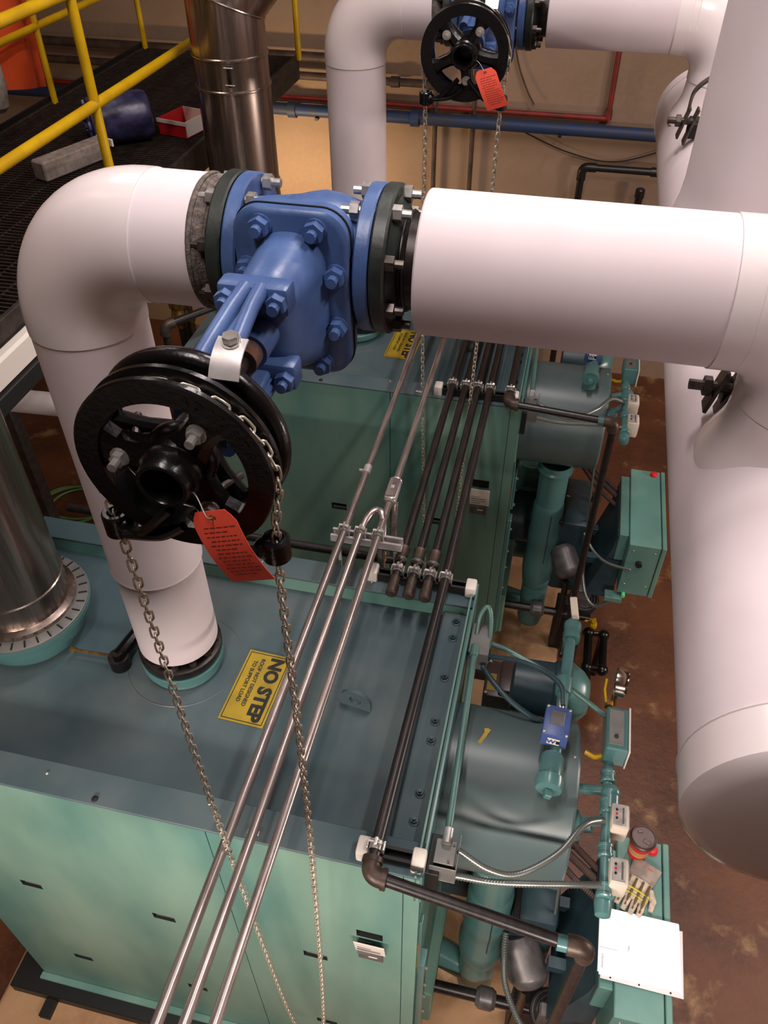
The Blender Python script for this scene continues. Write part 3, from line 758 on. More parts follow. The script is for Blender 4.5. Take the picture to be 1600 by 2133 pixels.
def make_boiler(label):
    b = thing('boiler', label, 'boiler', ((BX0+BX1)/2, (BY0+BY1)/2, .1))
    # inner body so that nothing shows through the joints
    MB().bx(BX0+.01, BX1-.012, BY0+.03, BY1-.012, .19, PAN-.012).build('inner_casing', blk, b)
    slots = [(-1.835, 1.535), (-1.22, 1.535), (-.56, 1.535), (-1.835, .66), (-1.22, .66), (-.56, .66)]
    hw, hh = .050, .027
    holes = [(x-hw, x+hw, z-hh, z+hh) for x, z in slots]+[(-.378, -.278, 1.865, 1.925)]
    sp = [(BX0, -.884), (-.880, -.207), (-.204, BX1)]
    for x0, x1 in sp:
        hs = [h for h in holes if x0 < h[0] and h[1] < x1]
        holed_panel(MB(), x0, x1, BOT, RIM-.012, BY0, .025, hs).build('side_panel', teal, b, 0, fix=False)
    for x, z in slots:
        pocket(x-hw, x+hw, z-hh, z+hh).build('handle_pocket', blk, b)
        MB().bx(x-hw+.006, x+hw-.004, BY0+.012, BY0+.016, z-hh+.003, z-hh+.020, .001).build('handle_lip', greybox, b)
    pocket(-.378, -.278, 1.865, 1.925).build('handle_pocket', blk, b)
    npl = MB().box((-.326, BY0-.014, 1.80), (.118, .003, .145), .001, Matrix.Rotation(rad(9), 3, 'X')).build('nameplate', plastw, b)
    tl = MB()
    for j in range(7):
        z = 1.850-.015*j; tl.bx(-.374, -.374+.09*(1 if j % 3 else .6), BY0-.0185-(1.80-z)*.158, BY0-.0155-(1.80-z)*.158, z-.0012, z+.0012)
    tl.build('plate_lettering', gunm, npl, 0)
    MB().bx(-.376, -.278, BY0-.004, BY0-.001, 1.655, 1.715, .001).build('serial_label', gunm, b)
    MB().bx(-.335, -.30, BY0-.0055, BY0-.0038, 1.685, 1.692).build('label_lettering', plastw, b)
    for y0, y1 in ((BY1-.01, BY1),):
        MB().bx(BX0, BX1, y0, y1, BOT, RIM-.012).build('side_panel', teal, b)
    MB().bx(BX0-.005, BX0+.01, BY0+.002, BY1-.002, BOT, RIM-.01, .003).build('rear_panel', teal, b)
    MB().bx(BX1-.012, BX1, BY0+.002, BY1-.002, BOT, RIM-.01).build('front_panel', teal, b)
    MB().bx(BX0-.01, BX1+.01, BY0-.035, BY0, BOT-.012, BOT+.008, .003).build('skirt_lip', teal, b)
    MB().bx(BX0-.01, BX1+.01, BY1, BY1+.035, BOT-.012, BOT+.008, .003).build('skirt_lip', teal, b)
    for y0, y1 in ((BY0-.10, BY0+.09), (BY1-.09, BY1+.10)):
        MB().bx(BX0-.16, BX1+.02, y0, y1, .1, BOT-.014, .004).build('base_rail', blackm, b)
    for xx in (-2.12, -1.3, -.4):
        MB().bx(xx-.03, xx+.03, BY0-.19, BY0-.10, .1, .14, .002).build('base_lug', blackm, b)
    # recessed roof: pan, raised rims with step faces
    MB().bx(BX0, BX1-.012, BY0+.10, BY1-.10, PAN-.012, PAN).build('roof_pan', dusty, b)
    MB().bx(BX0, BX1, BY0-.001, BY0+.118, RIM-.012, RIM, .0025).bx(BX0, BX1-.012, BY0+.108, BY0+.118, PAN, RIM-.012).build('roof_rim', dusty, b)
    MB().bx(BX0, BX1, BY1-.118, BY1+.001, RIM-.012, RIM, .0025).build('roof_rim', dusty, b)
    MB().bx(BX0, BX1-.012, BY1-.118, BY1-.108, PAN, RIM-.012).build('rim_step', teal, b)
    MB().bx(BX0, BX0+.06, BY0+.118, BY1-.118, RIM-.012, RIM, .0025).bx(BX0+.05, BX0+.06, BY0+.118, BY1-.118, PAN, RIM-.012).build('roof_rim', dusty, b)
    fr = MB().bx(-.275, -.172, BY0+.118, BY1-.118, PAN, PAN+.03, .003).build('front_flange', dusty, b)
    for yy in (1.30, 1.404, 1.617, 1.70, 1.903, 2.104, 2.19):
        MB().lathe((-.212, yy, PAN+.03), (0,0,1), [(0,.018),(.004,.018),(.005,.014)], 14).hexnut((-.212, yy, PAN+.034), (0,0,1), .0125, .012, .01).build('flange_bolt', dteal, fr)
    MB().bx(-.170, -.163, BY0, BY1, PAN-.1, RIM+.028).build('lip_plate', teal, b)
    MB().bx(-.152, -.145, BY0, BY1, PAN-.1, RIM+.022).build('lip_plate', tealp, b)
    for x, y in ((-.30, BY0+.085), (-.9, BY0+.09), (-.19, BY0+.05), (-.28, BY1-.05), (-.6, BY1-.07), (-1.5, BY0+.07), (-1.1, BY1-.06), (-1.6, BY1-.06)):
        MB().sphere((x, y, RIM+.002), .006, 10, 6, (1,1,.6)).build('screw', boltst, b)
    MB().bx(-.74, -.70, BY0+.02, BY0+.035, RIM, RIM+.006, .001).build('clip', galv, b)
    MB().sphere((-1.29, BY0+.02, RIM+.002), .012, 10, 6, (1,1,.5)).build('screw', blk, b)
    # nozzle for the riser, with the ring scribed round it
    nz = MB().lathe((PX, PY, PAN), (0,0,1), [(0,.15),(.015,.143),(.03,.14),(.03,.160),(.034,.164),(.066,.164),(.070,.160),(.070,.10)], 48).build('steam_nozzle', tealp, b)
    MB().torus((PX, PY, PAN+.0005), (0,0,1), .228, .0013, 64, 5).build('scribed_ring', greybox, b)
    # lifting eye
    pl = [(-.062,0),(.062,0)]+[(.058*cos(rad(a)), .035+.05*sin(rad(a))) for a in range(0, 181, 15)]
    e = MB(); outer = [(-.062,0),(.062,0)]+[(.062*cos(rad(a)), .045+.05*sin(rad(a))) for a in range(0, 181, 12)]
    inner = [(.024*cos(rad(a)), .045+.024*sin(rad(a))) for a in range(0, 360, 20)]
    n_o = len(outer)
    def near(p): return min(range(len(inner)), key=lambda i: (inner[i][0]-p[0])**2+(inner[i][1]-p[1])**2)
    ang0 = rad(8); ex = V((cos(ang0), -sin(ang0), 0)); ez = V((0,0,1)); en = V((sin(ang0), cos(ang0), 0)); oo = V((-.525, 1.722, PAN))
    NO = 40
    def ray_out(a):
        r = 0
        c_, s_ = cos(a), sin(a)
        if s_ < -.0: 
            t1 = .045/(-s_) if s_ < -1e-6 else 9; t2 = .062/abs(c_) if abs(c_) > 1e-6 else 9
            r = min(t1, t2)
        else: r = .062*.05/math.sqrt((.05*c_)**2+(.062*s_)**2)
        return (r*c_, .045+r*s_)
    for side in (-.007, .007):
        ro = [oo+ex*ray_out(2*pi*i/NO)[0]+ez*ray_out(2*pi*i/NO)[1]+en*side for i in range(NO)]
        ri = [oo+ex*.024*cos(2*pi*i/NO)+ez*(.045+.024*sin(2*pi*i/NO))+en*side for i in range(NO)]
        e.add(ro+ri, [(i, (i+1) % NO, NO+(i+1) % NO, NO+i) for i in range(NO)])
    for fn in (lambda i: ray_out(2*pi*i/NO), lambda i: (.024*cos(2*pi*i/NO), .045+.024*sin(2*pi*i/NO))):
        A = [oo+ex*fn(i)[0]+ez*fn(i)[1]-en*.007 for i in range(NO)]; Bq = [q+en*.014 for q in A]
        e.add(A+Bq, [(i, (i+1) % NO, NO+(i+1) % NO, NO+i) for i in range(NO)])
    e.build('lifting_eye', dusty, b)
    # NO STEP sign
    c = V((-.930, 1.716, PAN+.002)); a = rad(2.2)
    rd = V((sin(a)*-1, -cos(a), 0)); up = V((cos(a), -sin(a), 0))         # reading direction, up direction
    def plate(k, w, h, z0, z1): return k.prism([(-w/2,-h/2),(w/2,-h/2),(w/2,h/2),(-w/2,h/2)], c+V((0,0,z0)), rd, up, V((0,0,z1-z0)))
    sg = plate(MB(), .335, .182, 0, .002).build('no_step_sign', signy, b, 0)
    k = MB()
    for s in (-1, 1):
        k.prism([(-.158,s*.082-.0016),(.158,s*.082-.0016),(.158,s*.082+.0016),(-.158,s*.082+.0016)], c+V((0,0,.0018)), rd, up, V((0,0,.0008)))
        k.prism([(s*.158-.0016,-.082),(s*.158+.0016,-.082),(s*.158+.0016,.082),(s*.158-.0016,.082)], c+V((0,0,.0018)), rd, up, V((0,0,.0008)))
    k.build('sign_border', signk, sg, 0)
    text_mb('NO STEP', .076, c+up*.036+V((0,0,.0022)), rd, up, .0035).build('sign_lettering', signk, sg, 0)
    text_mb('ROOF NOT DESIGNED', .0225, c-up*.020-rd*.02+V((0,0,.0022)), rd, up, .0004).build('sign_lettering', signk, sg, 0)
    text_mb('TO SUPPORT LOAD', .0225, c-up*.048-rd*.02+V((0,0,.0022)), rd, up, .0004).build('sign_lettering', signk, sg, 0)
    # steam drum and front details
    DY, DZ_, DR, DX = 1.69, 2.045, .315, .345
    MB().lathe((BX1-.01, DY, DZ_), (1,0,0), [(0,DR),(DX-BX1-.004,DR),(DX-BX1+.004,DR-.006),(DX-BX1+.008,DR-.02),(DX-BX1+.008,.02)], 64).build('steam_drum', drumt, b)
    MB().sphere((DX-.03, DY+.02, DZ_+DR+.002), .006, 8, 6).build('drum_screw', boltst, b)
    hp = MB().bx(BX1, BX1+.02, 1.45, 1.66, 1.40, 1.68, .004).build('inspection_plate', tealp, b)
    for y in (1.475, 1.635):
        for z in (1.425, 1.655): MB().hexnut((BX1+.02, y, z), (1,0,0), .011, .012).build('plate_bolt', boltst, hp)
    MB().bx(BX1, BX1+.012, 1.12, 1.155, 1.55, 2.05, .002).build('corner_angle', tealp, b)
    MB().bx(BX1+.0005, BX1+.002, 1.112, 1.150, 1.62, 1.86).build('warning_sticker', signy, b)
    MB().bx(BX1+.0022, BX1+.003, 1.115, 1.148, 1.74, 1.85).build('sticker_panel', orange, b)
    for zz in (1.50, 1.30, 1.15, .95):
        MB().hexnut((BX1, 1.16, zz), (1,0,0), .014, .02, .02).build('door_bolt', boltst, b)
    MB().bx(BX1, BX1+.03, 1.13, 1.20, .5, 1.6, .004).build('door_flange', tealp, b)
    MB().bx(BX1, BX1+.06, 1.30, 2.25, .30, .70, .01).build('lower_housing', teal, b)
    MB().cyl((BX1, 2.12, .45), (BX1+.32, 2.12, .45), .115, n=32).build('mud_drum', tealp, b)
    # recirculation pipe from the drum to the floor
    fx, fy = .105, 1.575
    SLV = [(0,.094),(.03,.103),(.25,.104),(.28,.110),(.34,.110),(.38,.104),(.52,.105),(.57,.114),(.63,.114),(.70,.108),(.78,.100),(.80,.094)]
    fp = MB().cyl((fx, fy, 1.70), (fx, fy, 1.20), .094, n=40).build('recirculation_pipe', tealp, b)
    MB().lathe((fx, fy, 1.76), (0,0,-1), [(0,.10),(.04,.10),(.05,.112),(.062,.112),(.066,.094)], 40, False).build('pipe_collar', tealp, fp)
    MB().lathe((fx, fy, 1.42), (0,0,-1), SLV, 44, False).build('pipe_sleeve', tealp, fp)
    MB().tube([(fx+.25*(r_+.002), fy-.968*(r_+.002), 1.42-t) for t, r_ in ((.05,.1032),(.25,.104),(.28,.110),(.34,.110),(.38,.104),(.50,.105))], .0028, 6).build('sleeve_seam', dteal, fp)
    MB().lathe((fx, fy, .66), (0,0,-1), [(0,.094),(.40,.094),(.46,.085),(.50,.05),(.51,.01)], 40).build('pipe_foot', tealp, fp)
    MB().cyl((fx, fy, .36), (fx-.24, fy+.06, .36), .075, n=28).build('pipe_tail', tealp, fp)
    return b
bo1 = make_boiler('teal boiler nearest the camera, filling the lower left')
bo2 = copy_tree(bo1, (.045, 2.615, 0), 'teal boiler behind the nearest one, partly hidden by the white branch')
BD = (.03, 2.625, 0)

# ------------------------------------------------------------------ stainless flues
def make_flue(label, x, y, top, lean):
    t_ = thing('flue', label, 'flue', (x, y, PAN))
    r = .195
    MB().lathe((x, y, PAN), (0,0,1), [(0,.20),(.02,.215),(.10,.222),(.13,.262),(.15,.268),(.165,.268),(.165,.22)], 56).build('flue_collar', tealp, t_)
    MB().lathe((x, y, PAN+.165), (0,0,1), [(0,.265),(.008,.265),(.010,.262),(.010,.20)], 56).build('slotted_ring', greybox, t_)
    for i in range(32):
        a = 2*pi*i/32
        MB().box((x+.243*cos(a), y+.243*sin(a), PAN+.1765), (.034, .006, .003), 0, Matrix.Rotation(a, 3, 'Z')).build('ring_slot', blk, t_)
    MB().lathe((x, y, PAN+.176), (0,0,1), [(0,r+.022),(.02,r+.024),(.028,r+.006),(.03,r)], 56, False).build('band', inox, t_)
    z0 = PAN+.19; cuts = [2.86, 3.30, 3.815, 3.965, top] if lean else [2.72, 3.6, 4.5, top]
    for z1 in cuts:
        MB().lathe((x, y, z0), (0,0,1), [(0,r),(z1-z0,r)], 64, False).build('duct_section', inox, t_)
        if z1 != top: MB().lathe((x, y, z1-.012), (0,0,1), [(0,r),(.002,r+.005),(.010,r+.006),(.014,r+.005),(.018,r)], 64, False).build('joint_band', inox, t_)
        z0 = z1
    if lean:
        dl = V((.85, .55, 1)).normalized(); 
        n = 64; lo = []; hi = []
        nrm = (V((0,0,1))+dl).normalized()
        for i in range(n):
            a = 2*pi*i/n; p = V((x+r*cos(a), y+r*sin(a), 0))
            zc = top+.09-((p.x-x)*nrm.x+(p.y-y)*nrm.y)/nrm.z
            q = V((p.x, p.y, zc)); lo.append(q); hi.append(q+dl*2.6)
        ring0 = [V((x+r*cos(2*pi*i/n), y+r*sin(2*pi*i/n), top-.0)) for i in range(n)]
        MB().loft([ring0, lo], False).build('mitre_section', inox, t_)
        MB().loft([lo, hi], False).build('slanted_section', inox, t_)
        MB().tube(lo, .006, 6, True).build('mitre_band', inox, t_)
        MB().box((x+.06, y-r+.006, 3.895), (.02, .014, .10), .002).build('band_latch', darkst, t_)
        MB().box((x+.06, y-r+.001, 3.935), (.05, .008, .006), .001).build('latch_bolt', boltst, t_)
        MB().box((x+.06, y-r+.001, 3.855), (.05, .008, .006), .001).build('latch_bolt', boltst, t_)
    return t_
make_flue('stainless flue rising from the nearest boiler at the left edge', -1.95, 1.80, 7.1, False)
make_flue('stainless flue behind the white elbow, mitred at the top', -1.85, 4.43, 4.10, True)
da = thing('flue_damper', 'black damper lever with thin rod beside the nearest flue', 'damper', (-1.50, 1.78, PAN))
MB().tube([(-1.70, 1.70, PAN+.045), (-1.52, 1.705, PAN+.045)], .006, 8).build('rod', brass, da)
MB().cyl((-1.50, 1.70, PAN), (-1.50, 1.70, PAN+.06), .042, n=20).cyl((-1.50, 1.70, PAN+.05), (-1.50, 1.70, PAN+.08), .02, n=14).build('pivot', blackw, da)
MB().tube([(-1.50, 1.70, PAN+.05), (-1.49, 1.78, PAN+.05), (-1.47, 1.90, PAN+.06)], [.034, .03, .022], 10).build('lever', blackw, da)
MB().hexnut((-1.71, 1.70, PAN+.045), (1,0,0), .012, .02).build('rod_nut', brass, da)

# ------------------------------------------------------------------ conduits and struts above the roofs
def clamp(k, x, y, z, r):                      # two-piece strut clamp standing on a strut
    k.lathe((x, y-.016, z), (0,1,0), [(0,r+.001),(0,r+.004),(.032,r+.004),(.032,r+.001)], 18, False)
    for s in (-1, 1): k.box((x+s*(r+.007), y, z-r*.1), (.006, .032, r*1.9), .001)
    k.box((x, y, z+r+.012), (.010, .026, .022), .002).cyl((x-.022, y, z+r+.013), (x+.022, y, z+r+.013), .0045, n=8)
    k.hexnut((x+.012, y, z+r+.013), (1,0,0), .010, .008)
    return k
TZ = 2.66
tubes = ((-.743, 'leftmost of the three bright steel conduits crossing the picture', 5.6), (-.672, 'middle one of the three bright steel conduits, ending in a return bend', 2.42), (-.594, 'rightmost of the three bright steel conduits, with a conduit body', 5.6))
for i, (x, lb, y1) in enumerate(tubes):
    t_ = thing('steel_conduit', lb, 'conduit', (x, -.4, TZ), 'bright steel conduits over the roofs')
    r = .0165
    if i == 1:
        path = [V((x, -.8, TZ)), V((x, 2.40, TZ))]
        arc = []
        for j in range(1, 15):
            a = pi*j/14
            arc.append(V((x+.045*(1-cos(a)), 2.40+.13*sin(a), TZ+.02*sin(a)-(.10*max(0, (j-9)/5))**1.2)))
        path += arc+[V((x+.088, 2.415, TZ-.2)), V((x+.088, 2.43, 1.2))]
        MB().tube(path, r, 14).build('tube', emt, t_)
        MB().cyl((x+.088, 2.42, TZ-.17), (x+.088, 2.42, TZ-.13), r+.003, n=14).build('tape', signy, t_)
    elif i == 0:
        MB().cyl((x, -.8, TZ), (x, y1, TZ), r, n=16).build('tube', emt, t_)
        MB().cyl((x, 2.78, TZ), (x, 2.83, TZ), r+.003, n=14).build('coupling', galv, t_)
        MB().box((x-.026, 2.80, TZ), (.02, .012, .012), .002).build('set_screw', galv, t_)
    else:
        MB().cyl((x, -.8, TZ), (x, 2.62, TZ), r, n=16).build('tube', emt, t_)
        MB().cyl((x, 2.75, TZ), (x, y1, TZ), r, n=16).build('tube', emt, t_)
        MB().box((x, 2.685, TZ), (.052, .13, .05), .008, None, 2).build('conduit_body', galv, t_)
        MB().box((x, 2.685, TZ+.028), (.048, .12, .006), .002).build('cover', emt, t_)
        MB().box((x, 2.685, TZ+.032), (.016, .02, .003), .001).build('cover_mark', galv, t_)
        for yy in (2.615, 2.755): MB().cyl((x, yy-.012, TZ), (x, yy+.012, TZ), .024, n=12).torus((x, yy, TZ), (0,1,0), .026, .004, 16, 6).build('connector', boltst, t_)
        MB().tube([(x+.02, 2.64, TZ-.02), (x+.022, 2.60, TZ-.10), (x+.022, 2.56, 1.2)], r, 14).build('drop_tube', emt, t_)
        MB().cyl((x, 4.0, TZ), (x, 4.05, TZ), r+.001, n=14).build('rust_mark', rust, t_)
st = thing('strut', 'bright galvanised strut under the three steel conduits', 'strut', (-.66, 2.40, TZ-.06))
sx0, sx1 = -.80, -.49
k = MB().bx(sx0, sx1, 2.375, 2.425, TZ-.060, TZ-.056)
for yy in (2.375, 2.422): k.bx(sx0, sx1, yy, yy+.003, TZ-.060, TZ-.019)
k.bx(sx0, sx1, 2.378, 2.386, TZ-.022, TZ-.019).bx(sx0, sx1, 2.414, 2.422, TZ-.022, TZ-.019)
k.build('channel', galv, st)
for x, _, _ in tubes: clamp(MB(), x, 2.40, TZ, .0165).build('clamp', boltst, st)
for xx in (-.77, -.52): MB().cyl((xx, 2.40, 2.0), (xx, 2.40, TZ-.058), .008, n=8).build('hanger_rod', galv, st)

SZ = 2.48
def black_strut(label, x0, x1, y, xs, tall=False):
    t_ = thing('black_strut', label, 'strut', ((x0+x1)/2, y, SZ), 'black struts with white end caps')
    k = MB().bx(x0, x1, y-.022, y+.022, SZ, SZ+.004)
    for yy in (-.022, .019): k.bx(x0, x1, y+yy, y+yy+.003, SZ, SZ+.042)
    for yy in (-.019, .011): k.bx(x0, x1, y+yy, y+yy+.008, SZ+.039, SZ+.042)
    k.build('channel', blackm, t_)
    for xx in (x0, x1): MB().box((xx, y, SZ+.026), (.046, .066, .060), .009, None, 2).build('end_cap', plastw, t_)
    for xx in xs: clamp(MB(), xx, y, SZ+.064, .019).build('clamp', boltst, t_)
    return t_
BP = (-.492, -.42, -.352, -.285)
black_strut('black strut with white end caps on the nearest roof corner', -.345, -.165, BY0+.045, (-.305,))
black_strut('black strut with white end caps along the rear rim of the nearest roof', -.60, -.175, BY1-.035, BP)
black_strut('black strut with white end caps on the front rim of the far boiler', -.57, -.15, BY0+2.615+.045, BP[:4]+(-.175,))
PZ2 = SZ+.064
for i, x in enumerate(BP):
    lb = ('first', 'second', 'third', None)[i]
    if lb:
        t_ = thing('black_pipe', 'capped black pipe over the gap between boilers, %s from the left' % lb, 'pipe', (x, 2.25, PZ2), 'black pipes between the boilers')
        MB().cyl((x, 2.20, PZ2), (x, 5.3, PZ2), .019, n=16).build('pipe', blackp, t_)
        MB().lathe((x, 2.185, PZ2), (0,1,0), [(0,.018),(.006,.025),(.05,.025),(.055,.0205),(.10,.0205)], 18).build('end_cap', fitting, t_)
        MB().lathe((x, 2.37, PZ2), (0,1,0), [(0,.020),(.004,.026),(.012,.028),(.018,.025),(.075,.026),(.085,.028),(.092,.024),(.096,.02)], 18, False).build('coupling', fitting, t_)
        MB().torus((x, 2.385, PZ2), (0,1,0), .0262, .003, 20, 6).build('sealant', tealp, t_)
t_ = thing('gas_pipe', 'black gas pipe along the nearest roof, turning down at the burner', 'pipe', (-.30, 1.04, PZ2))
MB().tube([(-.285, 5.3, PZ2), (-.285, 2.3, PZ2), (-.305, 1.07, PZ2)], .020, 16).build('pipe', blackp, t_)
ex, ey = -.305, 1.045
def gas_drop(t_, x0, y0, x1, y1, z1, zl):
    MB().tube(bend((x0, y0+.055, PZ2), (x0, y0, PZ2), (x0+.055, y0-.004, PZ2-.004), .032), .030, 16).build('elbow', fitting, t_)
    for p, d in (((x0, y0+.045, PZ2), (0,1,0)), ((x0+.048, y0-.003, PZ2-.003), (1,0,0))):
        MB().cyl(V(p)-V(d)*.008, V(p)+V(d)*.008, .034, n=16).build('elbow_bead', fitting, t_)
    MB().cyl((x0+.05, y0-.003, PZ2-.003), (x1-.04, y1, z1), .020, n=16).build('pipe', blackp, t_)
    MB().cyl((x1-.085, y1, z1), (x1-.05, y1, z1), .024, n=14).build('sealant', tealp, t_)
    MB().tube(bend((x1-.055, y1, z1), (x1, y1, z1), (x1, y1, z1-.055), .032), .031, 16).build('elbow', fitting, t_)
    MB().cyl((x1, y1, z1-.05), (x1, y1, zl), .020, n=16).build('drop_pipe', blackp, t_)
gas_drop(t_, ex, ey, .365, .985, PZ2-.02, .75)
t_ = thing('gas_pipe', 'black gas pipe on the far boiler, turning down at its burner', 'pipe', (-.175, 3.66, PZ2))
MB().cyl((-.175, 3.66, PZ2), (-.175, 5.3, PZ2), .020, n=16).build('pipe', blackp, t_)
gas_drop(t_, -.175, 3.645, .385, 3.605, PZ2-.01, .55)
k = MB().cyl((-2.15, 2.475, 2.44), (-.53, 2.475, 2.44), .020, n=16)
one(k, 'black_cross_pipe', blackp, 'black pipe running left to right in the gap between boilers', 'pipe')

# black pipe with elbow, brass valve, at the rear of the far boiler roof
t_ = thing('vent_pipe', 'black elbowed pipe on the far boiler roof left of the valve', 'pipe', (-2.15, 3.85, 2.3))
MB().tube(bend((-2.20, 3.80, 2.0), (-2.20, 3.80, 2.67), (-1.93, 4.16, 2.67), .04), .022, 14).build('pipe', blackp, t_)
MB().tube(bend((-2.20, 3.80, 2.61), (-2.20, 3.80, 2.67), (-2.164, 3.848, 2.67), .035), .032, 14).build('elbow', fitting, t_)
bv = thing('brass_valve', 'brass relief valve body standing beyond the far boiler roof', 'valve', (-2.36, 4.30, 0))
bvx, bvy = -2.36, 4.30
MB().lathe((bvx, bvy, 2.36), (0,0,1), [(0,.03),(.04,.03),(.05,.05),(.09,.055),(.10,.05),(.14,.045),(.15,.058),(.22,.06),(.24,.048),(.30,.045),(.33,.03)], 20).build('body', brass, bv)
MB().cyl((bvx, bvy, 2.44), (bvx+.10, bvy-.02, 2.44), .028, n=14).build('outlet', brass, bv)
MB().cyl((bvx, bvy, 0), (bvx, bvy, 2.37), .026, n=14).build('inlet_pipe', blackp, bv)
sp_ = thing('small_white_pipe', 'small white insulated pipe behind the nearest riser at left', 'pipe', (-2.5, 3.02, 2.5))
MB().cyl((-4.2, 2.92, 2.62), (-2.30, 3.05, 2.60), .062, n=28).build('jacket', white, sp_)
hs = thing('green_hose', 'coiled green hose on the floor at the left', 'hose', (-4.05, 4.75, 0))
P = []
for i in range(90):
    a = i/90*2*pi*3.2; rr = .20+.03*sin(i*.35)+.02*(i/30); P.append((-4.05+1.3*rr*cos(a), 4.78+rr*sin(a), .014+.012*(i/28)))
MB().tube(P, .011, 7).build('hose', greenh, hs)

# ------------------------------------------------------------------ wiring on the boiler fronts
w1 = thing('wireway', 'thin steel conduit with two boxes along the nearest boiler front edge', 'conduit', (-.1, 1.65, 2.35))
MB().cyl((-.092, 1.28, 2.445), (-.115, 2.06, 2.445), .013, n=14).build('tube', flext, w1)
MB().bx(-.142, -.058, 2.045, 2.20, 2.33, 2.44, .004).build('far_box', greybox, w1)
MB().cyl((-.115, 2.02, 2.445), (-.115, 2.075, 2.445), .018, n=12).build('connector', flext, w1)
MB().bx(-.135, -.045, 1.165, 1.275, 2.33, 2.335, .001).bx(-.048, -.045, 1.165, 1.275, 2.335, 2.46, .001).bx(-.135, -.045, 1.165, 1.168, 2.335, 2.43, .001).build('near_box', greybox, w1)
MB().bx(-.125, -.055, 1.18, 1.265, 2.42, 2.426, .002).build('box_cover', greybox, w1)
MB().cyl((-.09, 1.245, 2.44), (-.09, 1.295, 2.447), .017, n=12).build('connector', galv, w1)
for q in ((-.075, 1.19), (-.065, 1.25)): MB().hexnut((q[0], q[1], 2.427), (0,0,1), .005, .003).build('screw', dbolt, w1)
MB().bx(-.145, -.10, 1.15, 1.29, 2.25, 2.40, .002).build('bracket', blackm, w1)
copy_tree(w1, BD, 'thin steel conduit with two boxes along the far boiler front edge')
def fl(label, pts, r, m, grp='flexible conduits'):
    return one(flex(pts, r), 'flexible_conduit', m, label, 'conduit', pts[0], grp, 60)
f1 = fl('corrugated conduit from the wireway far box to the gauge, nearest boiler', [(-.06, 2.13, 2.41), (.02, 2.10, 2.42), (.16, 2.045, 2.41), (.30, 1.985, 2.38), (.44, 1.95, 2.30)], .0115, flext)
f2 = fl('small corrugated conduit looping above the wireway far box', [(-.12, 2.14, 2.43), (-.115, 2.19, 2.50), (-.09, 2.22, 2.53), (-.07, 2.19, 2.49), (-.062, 2.12, 2.42), (-.055, 2.08, 2.37)], .010, flext)
f3 = fl('dark corrugated conduit from the wireway to behind the drum', [(-.075, 2.03, 2.38), (-.02, 1.96, 2.38), (.06, 1.90, 2.36), (.16, 1.87, 2.32), (.24, 1.90, 2.25)], .0125, dteal)
f4 = fl('upper corrugated conduit sagging across the nearest drum', [(-.05, 1.245, 2.41), (.06, 1.22, 2.37), (.16, 1.24, 2.345), (.28, 1.33, 2.36), (.36, 1.45, 2.36), (.44, 1.52, 2.30)], .012, flexm)
f5 = fl('lower corrugated conduit sagging across the nearest drum', [(-.05, 1.18, 2.36), (.08, 1.20, 2.33), (.22, 1.23, 2.32), (.34, 1.26, 2.31), (.45, 1.295, 2.28)], .0125, flexm)
copy_tree(f4, BD, 'upper corrugated conduit sagging across the far drum')
copy_tree(f5, BD, 'lower corrugated conduit sagging across the far drum')
cb = spline([(-.06, 2.07, 2.40), (.06, 2.02, 2.47), (.16, 1.97, 2.50), (.23, 1.90, 2.52), (.245, 1.83, 2.50)], 10)
one(MB().tube(cb, .010, 10), 'smooth_cable', dteal, 'smooth dark cable arching from the wireway to the blue switch box', 'cable', cb[0])
one(MB().box((-.025, 1.725, 2.3595), (.014, .075, .002), 0, Matrix.Rotation(rad(-24), 3, 'Z')).box((-.018, 1.75, 2.361), (.018, .02, .002), 0, Matrix.Rotation(rad(10), 3, 'Z')), 'yellow_tape', signy, 'scrap of yellow tape stuck on the nearest drum', 'tape', ang=0)

# low-water cutoff line on top of the drum
lw = thing('cutoff_assembly', 'teal pipe line with blue switch box on top of the nearest drum', 'water control', (.23, 1.8, 2.35))
MB().cyl((.235, 1.60, 2.435), (.262, 2.27, 2.43), .022, n=16).build('pipe', tealp, lw)
MB().lathe((.225, 1.52, 2.425), (.035, 1, 0), [(0,.03),(.002,.046),(.02,.05),(.045,.05),(.05,.043),(.13,.042),(.14,.036)], 24).build('tee', tealp, lw)
MB().box((.224, 1.505, 2.425), (.026, .03, .026), .003, Matrix.Rotation(rad(12), 3, 'Y')).build('square_plug', tealp, lw)
MB().cyl((.228, 1.58, 2.43), (.228, 1.58, 2.34), .04, n=20).build('tee_leg', tealp, lw)
rz = Matrix.Rotation(rad(-4), 3, 'Z')
sb = MB().box((.228, 1.75, 2.475), (.095, .13, .075), .006, rz, 2).build('switch_box', bluebox, lw)
MB().box((.228, 1.762, 2.5135), (.05, .06, .003), .001, rz).build('switch_label', gunm, sb)
MB().box((.222, 1.683, 2.478), (.045, .003, .036), .001, rz).build('maker_plate', plastw, sb)
text_mb('W', .03, (.214, 1.6808, 2.478), (1,-.07,0), (0,0,1), .001).build('plate_letter', bluebox, sb, 0)
MB().box((.238, 1.681, 2.478), (.013, .003, .02), .001, rz).build('maker_mark', blk, sb)
for q in ((-.04,.055), (.04,.055), (-.04,-.055), (.04,-.055)):
    MB().sphere(V((.228, 1.75, 2.514))+rz @ V((q[0], q[1], 0)), .006, 10, 6).build('box_screw', boltst, sb)
MB().cyl((.236, 1.815, 2.485), (.24, 1.86, 2.49), .013, n=12).build('connector', boltst, lw)
MB().lathe((.262, 2.20, 2.43), (.03,1,0), [(0,.026),(.0,.034),(.03,.036),(.04,.032),(.06,.036),(.085,.036),(.09,.025)], 20).build('union', tealp, lw)
